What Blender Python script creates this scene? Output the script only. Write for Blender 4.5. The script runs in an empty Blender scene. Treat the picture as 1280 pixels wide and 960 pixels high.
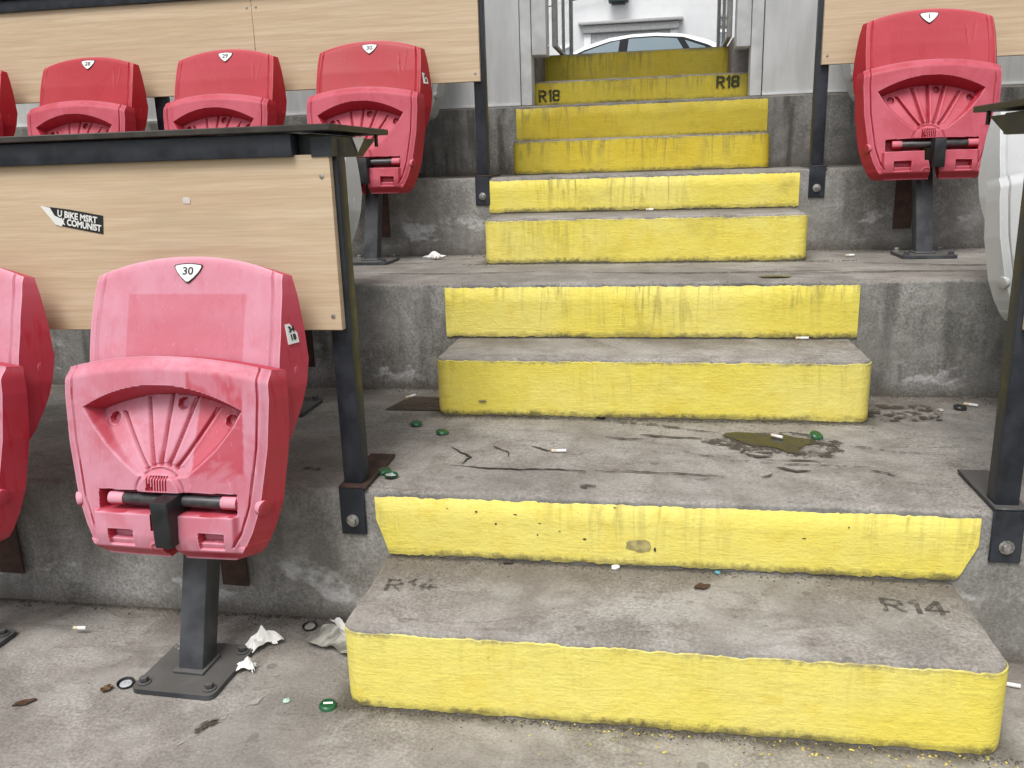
import bpy, bmesh, math, random
import numpy as np
from mathutils import Matrix, Vector
random.seed(7); rng = np.random.default_rng(7)
S = bpy.context.scene
COL = S.collection
rad = math.radians

# ------------------------------------------------------------------ camera, sky, sun, exposure
def cam_axes(yaw, pitch, roll):
    cy, sy = math.cos(yaw), math.sin(yaw); cp, sp = math.cos(pitch), math.sin(pitch)
    r = Vector((cy, sy, 0)); f = Vector((-sy*cp, cy*cp, sp)); u = r.cross(f)
    cr, sr = math.cos(roll), math.sin(roll)
    return cr*r + sr*u, -sr*r + cr*u, f
cd = bpy.data.cameras.new('camera'); cam = bpy.data.objects.new('camera', cd); COL.objects.link(cam)
_r, _u, _f = cam_axes(rad(10.0061), rad(-14.4995), rad(-1.8049))
M = Matrix((_r, _u, -_f)).transposed().to_4x4(); M.translation = Vector((0.5792, -1.6537, 0.9463))
cam.matrix_world = M
cd.sensor_width = 36; cd.lens = 1063.3/1280*36; cd.clip_start = .02; cd.clip_end = 500
S.camera = cam
SUN_EL, SUN_AZ = 60, 14          # degrees; azimuth measured from -y (behind the camera) towards -x
W = bpy.data.worlds.new('World'); S.world = W; W.use_nodes = True
wn = W.node_tree; bg = wn.nodes['Background']
sky = wn.nodes.new('ShaderNodeTexSky'); sky.sky_type = 'NISHITA'; sky.sun_disc = False
sky.sun_elevation = rad(SUN_EL); sky.sun_rotation = rad(180 + SUN_AZ)
sky.air_density = 1.0; sky.dust_density = 4.0; sky.ozone_density = 1.0
hs = wn.nodes.new('ShaderNodeHueSaturation'); hs.inputs['Saturation'].default_value = .22     # overcast: nearly grey
wn.links.new(sky.outputs[0], hs.inputs['Color']); wn.links.new(hs.outputs[0], bg.inputs['Color'])
bg.inputs['Strength'].default_value = .115
sl = bpy.data.lights.new('sun', 'SUN'); sl.energy = 1.5; sl.angle = rad(26); sl.color = (1, .975, .94)
sun = bpy.data.objects.new('sun', sl); COL.objects.link(sun)
_d = Vector((-math.sin(rad(SUN_AZ))*math.cos(rad(SUN_EL)), -math.cos(rad(SUN_AZ))*math.cos(rad(SUN_EL)), math.sin(rad(SUN_EL))))
sun.rotation_euler = _d.to_track_quat('Z', 'Y').to_euler()
S.view_settings.view_transform = 'Standard'; S.view_settings.look = 'None'
S.view_settings.gamma = 1; S.view_settings.use_curve_mapping = False
S.view_settings.exposure = 0.50
S.render.engine = 'CYCLES'
S.cycles.use_denoising = True
S.cycles.max_bounces = 6; S.cycles.diffuse_bounces = 3; S.cycles.transparent_max_bounces = 6

# ------------------------------------------------------------------ helpers: objects
def tag(o, label=None, cat=None, group=None, kind=None):
    if label: o['label'] = label
    if cat: o['category'] = cat
    if group: o['group'] = group
    if kind: o['kind'] = kind
    return o
def empty(name, loc=(0, 0, 0), rz=0):
    o = bpy.data.objects.new(name, None); COL.objects.link(o); o.location = loc; o.rotation_euler.z = rz
    o.empty_display_size = .05
    return o
def link(name, me, mat=None, parent=None, smooth=None):
    if mat is not None and not me.materials: me.materials.append(mat)
    if smooth is not None:
        me.polygons.foreach_set('use_smooth', [True]*len(me.polygons)); me.set_sharp_from_angle(angle=rad(smooth))
    o = bpy.data.objects.new(name, me); COL.objects.link(o)
    if parent: o.parent = parent
    return o
def mesh(name, v, f):
    me = bpy.data.meshes.new(name); me.from_pydata([tuple(map(float, p)) for p in v], [], f); me.update(); return me
def bm_mesh(name, bm):
    me = bpy.data.meshes.new(name); bm.to_mesh(me); bm.free(); return me
def box_bm(x0, x1, y0, y1, z0, z1, bev=0, seg=2, bm=None, M=None):
    b = bmesh.new(); bmesh.ops.create_cube(b, size=1)
    for v in b.verts:
        v.co = Vector(((x0+x1)/2 + v.co.x*(x1-x0), (y0+y1)/2 + v.co.y*(y1-y0), (z0+z1)/2 + v.co.z*(z1-z0)))
    if bev: bmesh.ops.bevel(b, geom=b.edges[:], offset=bev, segments=seg, profile=.5, affect='EDGES')
    if M is not None: bmesh.ops.transform(b, matrix=M, verts=b.verts[:])
    if bm is None: return b
    t = bpy.data.meshes.new('t'); b.to_mesh(t); b.free(); bm.from_mesh(t); bpy.data.meshes.remove(t); return bm
def box(name, x0, x1, y0, y1, z0, z1, mat, parent=None, bev=.002, seg=2, M=None):
    return link(name, bm_mesh(name, box_bm(x0, x1, y0, y1, z0, z1, bev, seg, None, M)), mat, parent, 40)
def cyl_bm(p, d, r, h, n=20, bev=0, r2=None, bm=None):
    b = bmesh.new(); bmesh.ops.create_cone(b, cap_ends=True, segments=n, radius1=r, radius2=r if r2 is None else r2, depth=h)
    if bev:
        es = [e for e in b.edges if abs(e.verts[0].co.z-e.verts[1].co.z) < 1e-6]
        bmesh.ops.bevel(b, geom=es, offset=bev, segments=2, profile=.5, affect='EDGES')
    q = Vector(d).to_track_quat('Z', 'Y').to_matrix().to_4x4(); q.translation = Vector(p)
    bmesh.ops.transform(b, matrix=q, verts=b.verts[:])
    if bm is None: return b
    t = bpy.data.meshes.new('t'); b.to_mesh(t); b.free(); bm.from_mesh(t); bpy.data.meshes.remove(t); return bm
def cyl(name, p, d, r, h, mat, parent=None, n=20, bev=0, r2=None):
    return link(name, bm_mesh(name, cyl_bm(p, d, r, h, n, bev, r2)), mat, parent, 40)
def slab(name, pts, thick, normal, mat, parent=None):
    """flat outline with real thickness; pts counter-clockwise seen from the normal"""
    n = Vector(normal)*thick; k = len(pts)
    v = [Vector(p) for p in pts] + [Vector(p)+n for p in pts]
    f = [tuple(range(k, 2*k)), tuple(reversed(range(k)))] + [(i, (i+1) % k, k+(i+1) % k, k+i) for i in range(k)]
    me = mesh(name, v, f)
    b = bmesh.new(); b.from_mesh(me); bmesh.ops.recalc_face_normals(b, faces=b.faces[:]); b.to_mesh(me); b.free()
    return link(name, me, mat, parent)
def text(name, body, size, M, mat, parent=None, extrude=.0004, sx=1.0, offset=0.0):
    cu = bpy.data.curves.new('t', 'FONT'); cu.body = body; cu.size = size; cu.extrude = extrude; cu.offset = offset
    cu.align_x = 'CENTER'; cu.align_y = 'CENTER'; cu.resolution_u = 3
    o = bpy.data.objects.new('t', cu); COL.objects.link(o)
    dg = bpy.context.evaluated_depsgraph_get()
    me = bpy.data.meshes.new_from_object(o.evaluated_get(dg)); me.name = name
    bpy.data.objects.remove(o); bpy.data.curves.remove(cu)
    me.materials.clear(); me.transform(M @ Matrix.Diagonal((sx, 1, 1, 1)))
    return link(name, me, mat, parent)
def frame(o, ex, ey):
    ex = Vector(ex).normalized(); ey = Vector(ey).normalized(); ez = ex.cross(ey).normalized(); ey = ez.cross(ex)
    m = Matrix((ex, ey, ez)).transposed().to_4x4(); m.translation = Vector(o); return m
def copy_tree(o, parent=None):
    c = o.copy(); COL.objects.link(c); c.parent = parent
    for ch in list(o.children): copy_tree(ch, c)
    return c
def sn(x, seed, f=1.0):
    """cheap smooth 1-D noise, -1..1"""
    x = np.asarray(x, float)*f; r = np.zeros_like(x); g = np.random.default_rng(seed)
    for a, w in ((1, .5), (2.3, .3), (5.1, .2)):
        r += w*np.sin(x*a*6.283 + g.uniform(0, 6.28)) * np.cos(x*a*2.9 + g.uniform(0, 6.28))
    return r

# ------------------------------------------------------------------ helpers: materials
class NT:
    def __init__(s, name):
        s.m = bpy.data.materials.new(name); s.m.use_nodes = True; s.t = s.m.node_tree; s.b = s.t.nodes['Principled BSDF']
        s.geo = s.t.nodes.new('ShaderNodeNewGeometry'); s.tc = s.t.nodes.new('ShaderNodeTexCoord')
    def n(s, ty, **k):
        nd = s.t.nodes.new(ty)
        for a, v in k.items(): setattr(nd, a, v)
        return nd
    def put(s, sock, v):
        if hasattr(v, 'is_output'): s.t.links.new(v, sock)
        elif isinstance(v, (tuple, list)) and len(v) == 3 and sock.type == 'RGBA': sock.default_value = (*v, 1)
        else: sock.default_value = v
    def pos(s): return s.geo.outputs['Position']
    def obj(s): return s.tc.outputs['Object']
    def sep(s, v):
        q = s.n('ShaderNodeSeparateXYZ'); s.put(q.inputs[0], v); return q.outputs
    def mp(s, v, scale=(1, 1, 1), loc=(0, 0, 0)):
        q = s.n('ShaderNodeMapping'); s.put(q.inputs[0], v); q.inputs['Scale'].default_value = scale; q.inputs['Location'].default_value = loc
        return q.outputs[0]
    def noise(s, v, scale, detail=4, rough=.55, dist=0):
        q = s.n('ShaderNodeTexNoise'); s.put(q.inputs['Vector'], v); q.inputs['Scale'].default_value = scale
        q.inputs['Detail'].default_value = min(detail, 3.5); q.inputs['Roughness'].default_value = rough; q.inputs['Distortion'].default_value = dist
        return q.outputs[0]
    def voro(s, v, scale, feat='F1'):
        q = s.n('ShaderNodeTexVoronoi', feature=feat); s.put(q.inputs['Vector'], v); q.inputs['Scale'].default_value = scale
        return q.outputs['Distance']
    def M(s, op, a, b=0, clamp=False):
        q = s.n('ShaderNodeMath', operation=op, use_clamp=clamp); s.put(q.inputs[0], a); s.put(q.inputs[1], b); return q.outputs[0]
    def rng(s, v, a, b, c=0, d=1, smooth=True):
        q = s.n('ShaderNodeMapRange', interpolation_type='SMOOTHSTEP' if smooth else 'LINEAR')
        s.put(q.inputs[0], v)
        for i, x in enumerate((a, b, c, d)): s.put(q.inputs[i+1], x)
        return q.outputs[0]
    def mix(s, fac, a, b, mode='MIX'):
        q = s.n('ShaderNodeMix', data_type='RGBA', blend_type=mode); s.put(q.inputs[0], fac); s.put(q.inputs[6], a); s.put(q.inputs[7], b)
        return q.outputs[2]
    def bump(s, h, strength, dist, prev=None):
        q = s.n('ShaderNodeBump'); s.put(q.inputs['Height'], h); q.inputs['Strength'].default_value = strength; q.inputs['Distance'].default_value = dist
        if prev is not None: s.t.links.new(prev, q.inputs['Normal'])
        return q.outputs[0]
    def out(s, col, rough=.8, normal=None, metal=0, spec=.5):
        s.put(s.b.inputs['Base Color'], col); s.put(s.b.inputs['Roughness'], rough); s.put(s.b.inputs['Metallic'], metal)
        s.b.inputs['Specular IOR Level'].default_value = spec
        if normal is not None: s.t.links.new(normal, s.b.inputs['Normal'])
        return s.m
def plain(name, col, rough=.6, metal=0, spec=.5, var=.15, scale=30, bump=0):
    t = NT(name); nz = t.noise(t.obj(), scale, 5)
    c = t.mix(t.rng(nz, .3, .7), tuple(x*(1-var) for x in col), tuple(min(1, x*(1+var)) for x in col))
    nb = t.bump(t.noise(t.obj(), scale*6, 3), bump, .001) if bump else None
    return t.out(c, t.rng(nz, .3, .7, rough*.85, min(1, rough*1.15)), nb, metal, spec)

def concrete(name, z0, z1, y0, y1, seed=0, tone=1.0, sd=.6, step=None):
    """cast concrete of one terrace: riser z0..z1 at y0, tread from y0 to the foot of the next riser y1"""
    t = NT(name); P = t.mp(t.pos(), loc=(seed*3.1, seed*1.7, seed*.9)); X, Y, Z = t.sep(t.pos())
    big = t.noise(P, 2.2, 5, .6); mid = t.noise(P, 11, 6, .65, .4); fine = t.noise(P, 160, 4, .7); grit = t.noise(P, 420, 2, .6)
    cst = lambda *c: tuple(x*tone for x in c)
    tread = t.mix(t.rng(mid, .32, .68), cst(.232, .213, .190), cst(.345, .324, .297))
    tread = t.mix(t.rng(big, .42, .68, 0, .55), tread, cst(.165, .152, .138))
    # dirt drifted against the foot of the next riser, worn pale at the nose
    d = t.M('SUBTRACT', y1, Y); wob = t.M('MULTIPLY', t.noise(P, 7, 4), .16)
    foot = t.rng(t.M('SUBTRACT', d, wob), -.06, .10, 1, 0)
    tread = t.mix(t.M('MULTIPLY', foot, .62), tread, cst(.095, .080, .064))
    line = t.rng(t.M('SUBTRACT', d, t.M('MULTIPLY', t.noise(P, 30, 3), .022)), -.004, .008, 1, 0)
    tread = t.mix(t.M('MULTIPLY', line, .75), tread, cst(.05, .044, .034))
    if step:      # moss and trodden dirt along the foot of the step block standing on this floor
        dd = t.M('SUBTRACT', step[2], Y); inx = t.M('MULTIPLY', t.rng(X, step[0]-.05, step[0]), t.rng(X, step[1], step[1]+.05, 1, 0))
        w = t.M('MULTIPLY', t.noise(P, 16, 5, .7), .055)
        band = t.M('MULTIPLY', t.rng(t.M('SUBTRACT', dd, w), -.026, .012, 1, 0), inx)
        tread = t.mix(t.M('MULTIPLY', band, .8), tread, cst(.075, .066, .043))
    worn_ = t.rng(t.noise(t.mp(P, (1, 1, 1), (3, 8, 1)), 3.4, 6, .7, .8), .52, .66, 0, .34); tread = t.mix(worn_, tread, cst(.40, .388, .368))
    drip = t.rng(t.noise(t.mp(P, (2.2, 7, 1), (1, 5, 3)), 2.4, 6, .65, 1.2), .56, .68, 0, .42); tread = t.mix(drip, tread, cst(.135, .120, .105))
    gum = t.M('MULTIPLY', t.rng(t.voro(P, 8.5), .075, .10, 1, 0), t.rng(t.noise(P, 4.1, 1), .48, .54)); tread = t.mix(t.M('MULTIPLY', gum, .5), tread, cst(.10, .093, .085))
    spots = t.rng(t.noise(t.mp(P, (1, 1, 1), (9, 4, 2)), 26, 3, .5), .66, .72)
    tread = t.mix(t.M('MULTIPLY', spots, .45), tread, cst(.12, .10, .085))
    # riser: darker, mottled, rain streaks, lime bloom low down
    streak = t.noise(t.mp(P, (9, 9, 1.1)), 1.6, 5, .6)
    ris = t.mix(t.rng(mid, .3, .7), cst(.20, .194, .182), cst(.315, .306, .290))
    ris = t.mix(t.rng(streak, .48, .68, 0, sd), ris, cst(.095, .092, .086))
    ris = t.mix(t.rng(t.noise(P, 5.5, 5, .6, .6), .56, .70, 0, .6), ris, cst(.34, .335, .325))
    low = t.M('MULTIPLY', t.rng(Z, z0+.015, z0+.05), t.rng(Z, z0+.10, z0+.17, 1, 0))
    lime = t.M('MULTIPLY', low, t.rng(t.noise(t.mp(P, (1, 1, 1.6), (2, 7, 1)), 6, 6, .7), .56, .66))
    ris = t.mix(t.M('MULTIPLY', lime, .8), ris, cst(.56, .56, .57))
    damp = t.rng(t.M('ADD', Z, t.M('MULTIPLY', t.noise(P, 9, 4), .05)), z0+.02, z0+.07, 1, 0)
    ris = t.mix(t.M('MULTIPLY', damp, .6), ris, cst(.10, .085, .065))
    nz = t.sep(t.geo.outputs['True Normal'])[2]
    col = t.mix(t.rng(nz, .15, .5), ris, tread)
    col = t.mix(t.M('ADD', .5, t.M('MULTIPLY', t.M('SUBTRACT', t.rng(fine, .3, .72), .5), t.rng(t.noise(P, 5, 3), .35, .65, .55, 1.25))), t.mix(1, col, (.70, .695, .69), 'MULTIPLY'), t.mix(1, col, (1.20, 1.20, 1.20), 'MULTIPLY'))
    pits = t.rng(t.voro(P, 46), .05, .10, 1, 0); pm = t.rng(t.noise(P, 17, 2), .52, .60)
    col = t.mix(t.M('MULTIPLY', t.M('MULTIPLY', pits, pm), .8), col, (.035, .032, .028))
    pale = t.rng(grit, .64, .72); col = t.mix(t.M('MULTIPLY', pale, .35), col, (.55, .53, .5))
    h = t.M('ADD', t.M('MULTIPLY', fine, .6), t.M('MULTIPLY', grit, .5)); h = t.M('SUBTRACT', h, t.M('MULTIPLY', t.M('MULTIPLY', pits, pm), 1.2))
    nb = t.bump(h, .55, .0025, t.bump(mid, .5, .006))
    return t.out(col, t.rng(mid, .3, .7, .82, .95), nb, 0, .3)

def yellow(name, z0, z1, seed=0, dirt=.3, bright=1.0, pitch=1.0, old=False):
    """thick brushed road paint over board-marked concrete"""
    t = NT(name); P = t.mp(t.pos(), loc=(seed*2.3, 0, seed*.37)); X, Y, Z = t.sep(t.pos())
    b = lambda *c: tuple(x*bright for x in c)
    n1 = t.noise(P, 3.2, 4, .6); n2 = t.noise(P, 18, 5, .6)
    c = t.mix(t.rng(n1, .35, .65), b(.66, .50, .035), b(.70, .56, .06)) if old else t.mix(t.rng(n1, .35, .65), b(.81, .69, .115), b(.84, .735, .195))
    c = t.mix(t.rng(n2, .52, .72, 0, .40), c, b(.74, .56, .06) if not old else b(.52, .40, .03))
    st = t.noise(t.mp(P, (34, 1, 3.5)), 1, 5, .65, 1.4); hi = t.M('MULTIPLY', t.rng(Z, z0, z1, .15, 1), t.rng(t.noise(P, 3.1, 3), .40, .60))
    c = t.mix(t.M('MULTIPLY', t.M('MULTIPLY', t.rng(st, .46, .66), hi), dirt*1.5), c, b(.25, .21, .06))
    blot = t.rng(t.noise(t.mp(P, (1, 1, 1.3), (5, 2, 8)), 6.5, 5, .6), .53, .74, 0, dirt*.75)
    c = t.mix(blot, c, b(.42, .34, .07))
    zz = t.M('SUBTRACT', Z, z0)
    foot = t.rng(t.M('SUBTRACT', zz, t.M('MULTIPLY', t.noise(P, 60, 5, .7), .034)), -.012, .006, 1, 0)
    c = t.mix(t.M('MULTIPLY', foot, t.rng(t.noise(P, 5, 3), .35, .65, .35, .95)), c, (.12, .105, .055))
    zt = t.M('SUBTRACT', z1, Z)
    nose = t.rng(t.M('SUBTRACT', zt, t.M('MULTIPLY', t.noise(P, 75, 5, .7), .03)), -.012, .003, 1, 0)
    c = t.mix(t.M('MULTIPLY', nose, t.rng(t.noise(P, 7, 3), .40, .65, .15, .85)), c, (.22, .195, .14))
    chip = t.M('MULTIPLY', t.rng(t.M('ADD', t.voro(P, 52), t.M('MULTIPLY', t.noise(P, 25, 1), .16)), .12, .155, 1, 0), t.rng(t.noise(P, 4.5, 4, .7), .57, .63))
    c = t.mix(t.M('MULTIPLY', chip, .85), c, (.07, .06, .04))
    grain = t.noise(t.mp(P, (5.5, 5.5, 44*pitch)), 2.6, 5, .62, 1.3); rough = t.noise(P, 130, 4, .6)
    c = t.mix(t.rng(grain, .40, .62), t.mix(1, c, (.96, .95, .90), 'MULTIPLY'), c)
    nb = t.bump(grain, .30, .0040, t.bump(rough, .55, .002, t.bump(t.noise(P, 30, 4, .6), .5, .005)))
    nb2 = t.bump(t.M('SUBTRACT', 1, chip), .6, .002, nb)
    return t.out(c, t.rng(n2, .3, .7, .50, .68), nb2, 0, .4)

def wood(name, seed=0):
    t = NT(name); P = t.mp(t.pos(), loc=(seed*4.7, 0, seed*1.9))
    g1 = t.noise(t.mp(P, (1.1, 1, 30)), 2.2, 6, .62, .35); g2 = t.noise(t.mp(P, (9, 1, 330)), 1, 4, .6); big = t.noise(t.mp(P, (.7, 1, 8)), 1.5, 3)
    c = t.mix(t.rng(g1, .34, .66), (.60, .452, .305), (.68, .535, .38))
    c = t.mix(t.rng(big, .4, .7, 0, .5), c, (.60, .45, .29))
    c = t.mix(t.rng(g2, .36, .62), t.mix(1, c, (.90, .885, .87), 'MULTIPLY'), c)
    cath = t.n('ShaderNodeTexWave', wave_type='BANDS', bands_direction='Z'); t.put(cath.inputs['Vector'], t.mp(P, (.55, 1, 4)))
    cath.inputs['Scale'].default_value = 3.0; cath.inputs['Distortion'].default_value = 9; cath.inputs['Detail'].default_value = 3; cath.inputs['Detail Scale'].default_value = .9
    c = t.mix(t.rng(cath.outputs['Fac'], .62, .95, 0, .16), c, (.45, .32, .20))
    gr = t.rng(t.noise(P, 4, 4), .55, .8, 0, .25); c = t.mix(gr, c, (.40, .33, .25))
    return t.out(c, .52, t.bump(g2, .12, .0006), 0, .35)

def metal_paint(name, col=(.013, .0155, .022), wear=.5):
    t = NT(name); P = t.pos(); n1 = t.noise(P, 14, 5, .6); n2 = t.noise(P, 120, 4, .65); s = t.noise(t.mp(P, (30, 30, 4)), 1, 4)
    c = t.mix(t.rng(n1, .35, .7), col, tuple(x*1.9+.006 for x in col))
    c = t.mix(t.rng(s, .5, .75, 0, .4*wear), c, (.075, .072, .066))
    c = t.mix(t.rng(n2, .66, .74, 0, wear), c, (.13, .11, .09))
    dust = t.rng(t.sep(t.geo.outputs['Normal'])[2], .6, .95, 0, .55); c = t.mix(dust, c, (.15, .14, .125))
    return t.out(c, t.rng(n1, .3, .7, .38, .6), t.bump(n2, .15, .001), 0, .45)

def seat_plastic(name, deep, faded, amount, rect=None, patch=None, blot=.5):
    """sun-bleached moulded plastic: the faces turned to the sky and pitch have chalked; rect = (x0,x1,z0,z1) kept its colour under a removed sticker"""
    t = NT(name); O = t.obj(); X, Y, Z = t.sep(O); nx, ny, nzz = t.sep(t.geo.outputs['Normal'])
    rnd = t.n('ShaderNodeObjectInfo').outputs['Random']
    Ov = t.mp(O); add = t.n('ShaderNodeVectorMath', operation='ADD'); t.put(add.inputs[0], Ov); t.put(add.inputs[1], rnd); O2 = add.outputs[0]
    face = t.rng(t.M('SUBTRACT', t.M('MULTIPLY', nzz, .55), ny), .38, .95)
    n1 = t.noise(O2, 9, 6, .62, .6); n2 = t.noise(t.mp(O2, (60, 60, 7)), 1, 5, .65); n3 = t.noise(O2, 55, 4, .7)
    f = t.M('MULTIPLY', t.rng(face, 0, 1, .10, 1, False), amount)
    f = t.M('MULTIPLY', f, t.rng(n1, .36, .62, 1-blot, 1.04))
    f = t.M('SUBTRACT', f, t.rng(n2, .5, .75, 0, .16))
    for R, k in ((rect, .34), (patch, .70)):
        if R:
            e = .0025; wx = t.M('ADD', X, t.M('MULTIPLY', t.M('SUBTRACT', n3, .5), .006))
            m = t.M('MULTIPLY', t.M('MULTIPLY', t.rng(wx, R[0]-e, R[0]+e), t.rng(wx, R[1]-e, R[1]+e, 1, 0)), t.M('MULTIPLY', t.rng(Z, R[2]-e, R[2]+e), t.rng(Z, R[3]-e, R[3]+e, 1, 0)))
            if R is patch: m = t.M('MULTIPLY', m, t.rng(n1, .40, .50))
            f = t.M('MULTIPLY', f, t.M('SUBTRACT', 1, t.M('MULTIPLY', m, k)))
    f = t.M('ADD', f, 0, True)
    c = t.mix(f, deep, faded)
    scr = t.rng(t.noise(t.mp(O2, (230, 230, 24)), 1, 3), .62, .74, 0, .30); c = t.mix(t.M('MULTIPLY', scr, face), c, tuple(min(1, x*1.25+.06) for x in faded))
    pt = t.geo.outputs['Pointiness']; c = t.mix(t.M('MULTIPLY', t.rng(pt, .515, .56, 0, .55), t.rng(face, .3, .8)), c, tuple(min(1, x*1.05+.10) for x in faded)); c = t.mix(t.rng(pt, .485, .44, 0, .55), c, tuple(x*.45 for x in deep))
    dirt = t.rng(n3, .58, .78, 0, .16); c = t.mix(dirt, c, (.16, .09, .08))
    return t.out(c, t.rng(f, 0, 1, .42, .62), t.bump(n3, .10, .001), 0, .4)

CON = dict
M_METAL = metal_paint('navy_black_steel_paint'); M_POST = metal_paint('charcoal_steel_paint', (.035, .037, .042), .35)
M_OLIVE = M_METAL
M_RUST = plain('rusty_brown_steel', (.055, .028, .020), .85, var=.5, scale=40, bump=.4)
M_BLACK = plain('black_plastic', (.016, .017, .019), .42, var=.3)
M_BAR = plain('dark_grey_bar', (.045, .045, .047), .4, var=.3, scale=60)
M_BOLT = plain('zinc_bolt', (.36, .35, .33), .42, .7, var=.4, scale=160)
M_BOARD = plain('dark_laminate_board', (.040, .034, .028), .5, var=.3)
M_WHITE = plain('white_paint_marking', (.80, .80, .78), .6, var=.05)
M_PAPER = plain('white_tissue_paper', (.80, .79, .77), .95, var=.06, scale=50)
M_INK = plain('black_ink', (.012, .012, .013), .6)
M_WOOD = wood('light_oak_laminate'); M_WOOD2 = wood('light_oak_laminate_rear', 3)

# ------------------------------------------------------------------ terraces and steps (fitted to the photograph)
RY = [-.0794, .7293, 1.5217, 2.3215, 2.7764]          # riser planes
RT = [.3022, .6181, .8990, 1.1973, 1.4545]            # terrace levels
SB = [.2924, .2698, .3337, .3128, .3406]              # step block depth
SH = [.1578, .4588, .7678, 1.0393, 1.3077]            # step block top
SX = [.0295, .0048, -.0001, -.0316, -.0040]; SW = [1.1035, 1.0878, 1.0432, 1.0439, .969]

def terrace_mesh(name, y0, z0, z1, y1, seed, xr=(-4.5, 5.5)):
    """riser from (y0,z0) up to a worn rounded nose, tread back to y1"""
    xs = np.unique(np.concatenate([np.linspace(xr[0], -1.6, 15), np.arange(-1.6, 2.2, .016), np.linspace(2.2, xr[1], 15)]))
    n = len(xs); r = .010 + .006*np.clip(sn(xs, seed, 2.1), -.8, 1) + .010*np.clip(sn(xs, seed+5, 6.0)-.55, 0, 1)
    wob = .0022*sn(xs, seed+1, 1.3) + .0010*sn(xs, seed+2, 9)
    zw = .0018*sn(xs, seed+3, 1.1)
    prof = []
    for t in (0, .5, 1): prof.append((y0 + wob*t, np.full(n, z0-.02) + (z1-r-z0+.02)*t))
    for a in (22, 45, 68, 90): prof.append((y0 + wob + r*(1-math.cos(rad(a))), z1 + zw - r*(1-math.sin(rad(a)))))
    for t in (.06, .3, .6, 1): prof.append((y0 + (y1+.02-y0)*t, np.full(n, z1) + zw*(1-t)))
    V = []; m = len(prof)
    for (yy, zz) in prof: V += list(zip(xs, np.broadcast_to(yy, n), zz))
    F = [(j*n+i, j*n+i+1, (j+1)*n+i+1, (j+1)*n+i) for j in range(m-1) for i in range(n-1)]
    # solid underside so that no light leaks through
    b0 = len(V); V += [(xs[0], y0+.0, z0-.5), (xs[-1], y0, z0-.5), (xs[-1], y1+.02, z0-.5), (xs[0], y1+.02, z0-.5)]
    F += [(b0, b0+1, n-1, 0), (b0, b0+3, b0+2, b0+1), (b0+3, (m-1)*n, (m-1)*n+n-1, b0+2)]
    return mesh(name, V, F)

zprev = [0.0] + RT[:-1]; ynext = RY[1:] + [2.95]
TER = []
for k in range(4):
    o = link('concrete_terrace', terrace_mesh('concrete_terrace', RY[k], zprev[k], RT[k], ynext[k], 10*k+3),
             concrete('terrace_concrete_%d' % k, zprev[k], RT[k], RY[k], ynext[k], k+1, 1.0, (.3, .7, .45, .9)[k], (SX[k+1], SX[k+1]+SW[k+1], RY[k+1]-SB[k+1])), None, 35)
    TER.append(tag(o, kind='structure'))
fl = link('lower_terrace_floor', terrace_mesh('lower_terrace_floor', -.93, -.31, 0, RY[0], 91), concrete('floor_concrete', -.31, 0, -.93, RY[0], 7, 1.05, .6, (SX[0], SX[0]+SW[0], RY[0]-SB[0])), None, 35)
tag(fl, kind='structure')
for j, (ya, za, zb, yb) in enumerate([(-1.78, -.62, -.31, -.93), (-2.63, -.93, -.62, -1.78), (-3.48, -1.24, -.93, -2.63)]):
    tag(link('lower_terrace', terrace_mesh('lower_terrace', ya, za, zb, yb, 60+j), concrete('lower_concrete_%d' % j, za, zb, ya, yb, 8+j), None, 35), kind='structure')

def plan_path(x0, x1, yf, yb, r, seed, step=.006):
    """plan outline of a step block: left side, rounded corner, front, rounded corner, right side"""
    p = [(x0, y) for y in np.linspace(yb, yf+r, 10)]
    p += [(x0+r-r*math.cos(a), yf+r-r*math.sin(a)) for a in np.linspace(.2, math.pi/2-.2, 5)]
    p += [(x, yf) for x in np.arange(x0+r, x1-r, step)]
    p += [(x1-r+r*math.sin(a), yf+r-r*math.cos(a)) for a in np.linspace(0.05, math.pi/2-.1, 6)]
    p += [(x1, y) for y in np.linspace(yf+r, yb, 10)]
    p = np.array(p, float); s = np.r_[0, np.cumsum(np.hypot(*np.diff(p, axis=0).T))]
    d = np.gradient(p, axis=0); nrm = np.stack([d[:, 1], -d[:, 0]], 1); nrm /= np.linalg.norm(nrm, axis=1)[:, None] + 1e-9
    if nrm[len(p)//2][1] > 0: nrm = -nrm
    w = .0022*sn(s, seed, 1.4) + .0010*sn(s, seed+1, 8)
    return p + nrm*w[:, None], nrm, s
def paint_strip(name, p, nrm, s, zb, zt, off, mat, parent, seed, ends=True):
    """skin of paint 1.5-2 mm thick over a riser, ragged at top and foot"""
    g = np.random.default_rng(seed); n = len(p)
    tb = zb + .004*np.abs(sn(s, seed, 7)) + g.uniform(0, .003, n); tt = zt - .004*np.abs(sn(s, seed+1, 4)) - .003*np.clip(sn(s, seed+2, 14), 0, 1) - g.uniform(0, .0024, n)
    rows = [(p - nrm*.0005, tb), (p + nrm*off, tb+.001), (p + nrm*off, tb*.66+tt*.34), (p + nrm*off, tb*.33+tt*.67), (p + nrm*off, tt-.0015), (p - nrm*.0005, tt)]
    V = [];
    for q, z in rows: V += [(q[i, 0], q[i, 1], z[i]) for i in range(n)]
    F = [(j*n+i, j*n+i+1, (j+1)*n+i+1, (j+1)*n+i) for j in range(len(rows)-1) for i in range(n-1)]
    me = mesh(name, V, F); b = bmesh.new(); b.from_mesh(me); bmesh.ops.recalc_face_normals(b, faces=b.faces[:])
    if sum(f.normal.y for f in b.faces) > 0: bmesh.ops.reverse_faces(b, faces=b.faces[:])
    b.to_mesh(me); b.free()
    return link(name, me, mat, parent, 50)

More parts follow.
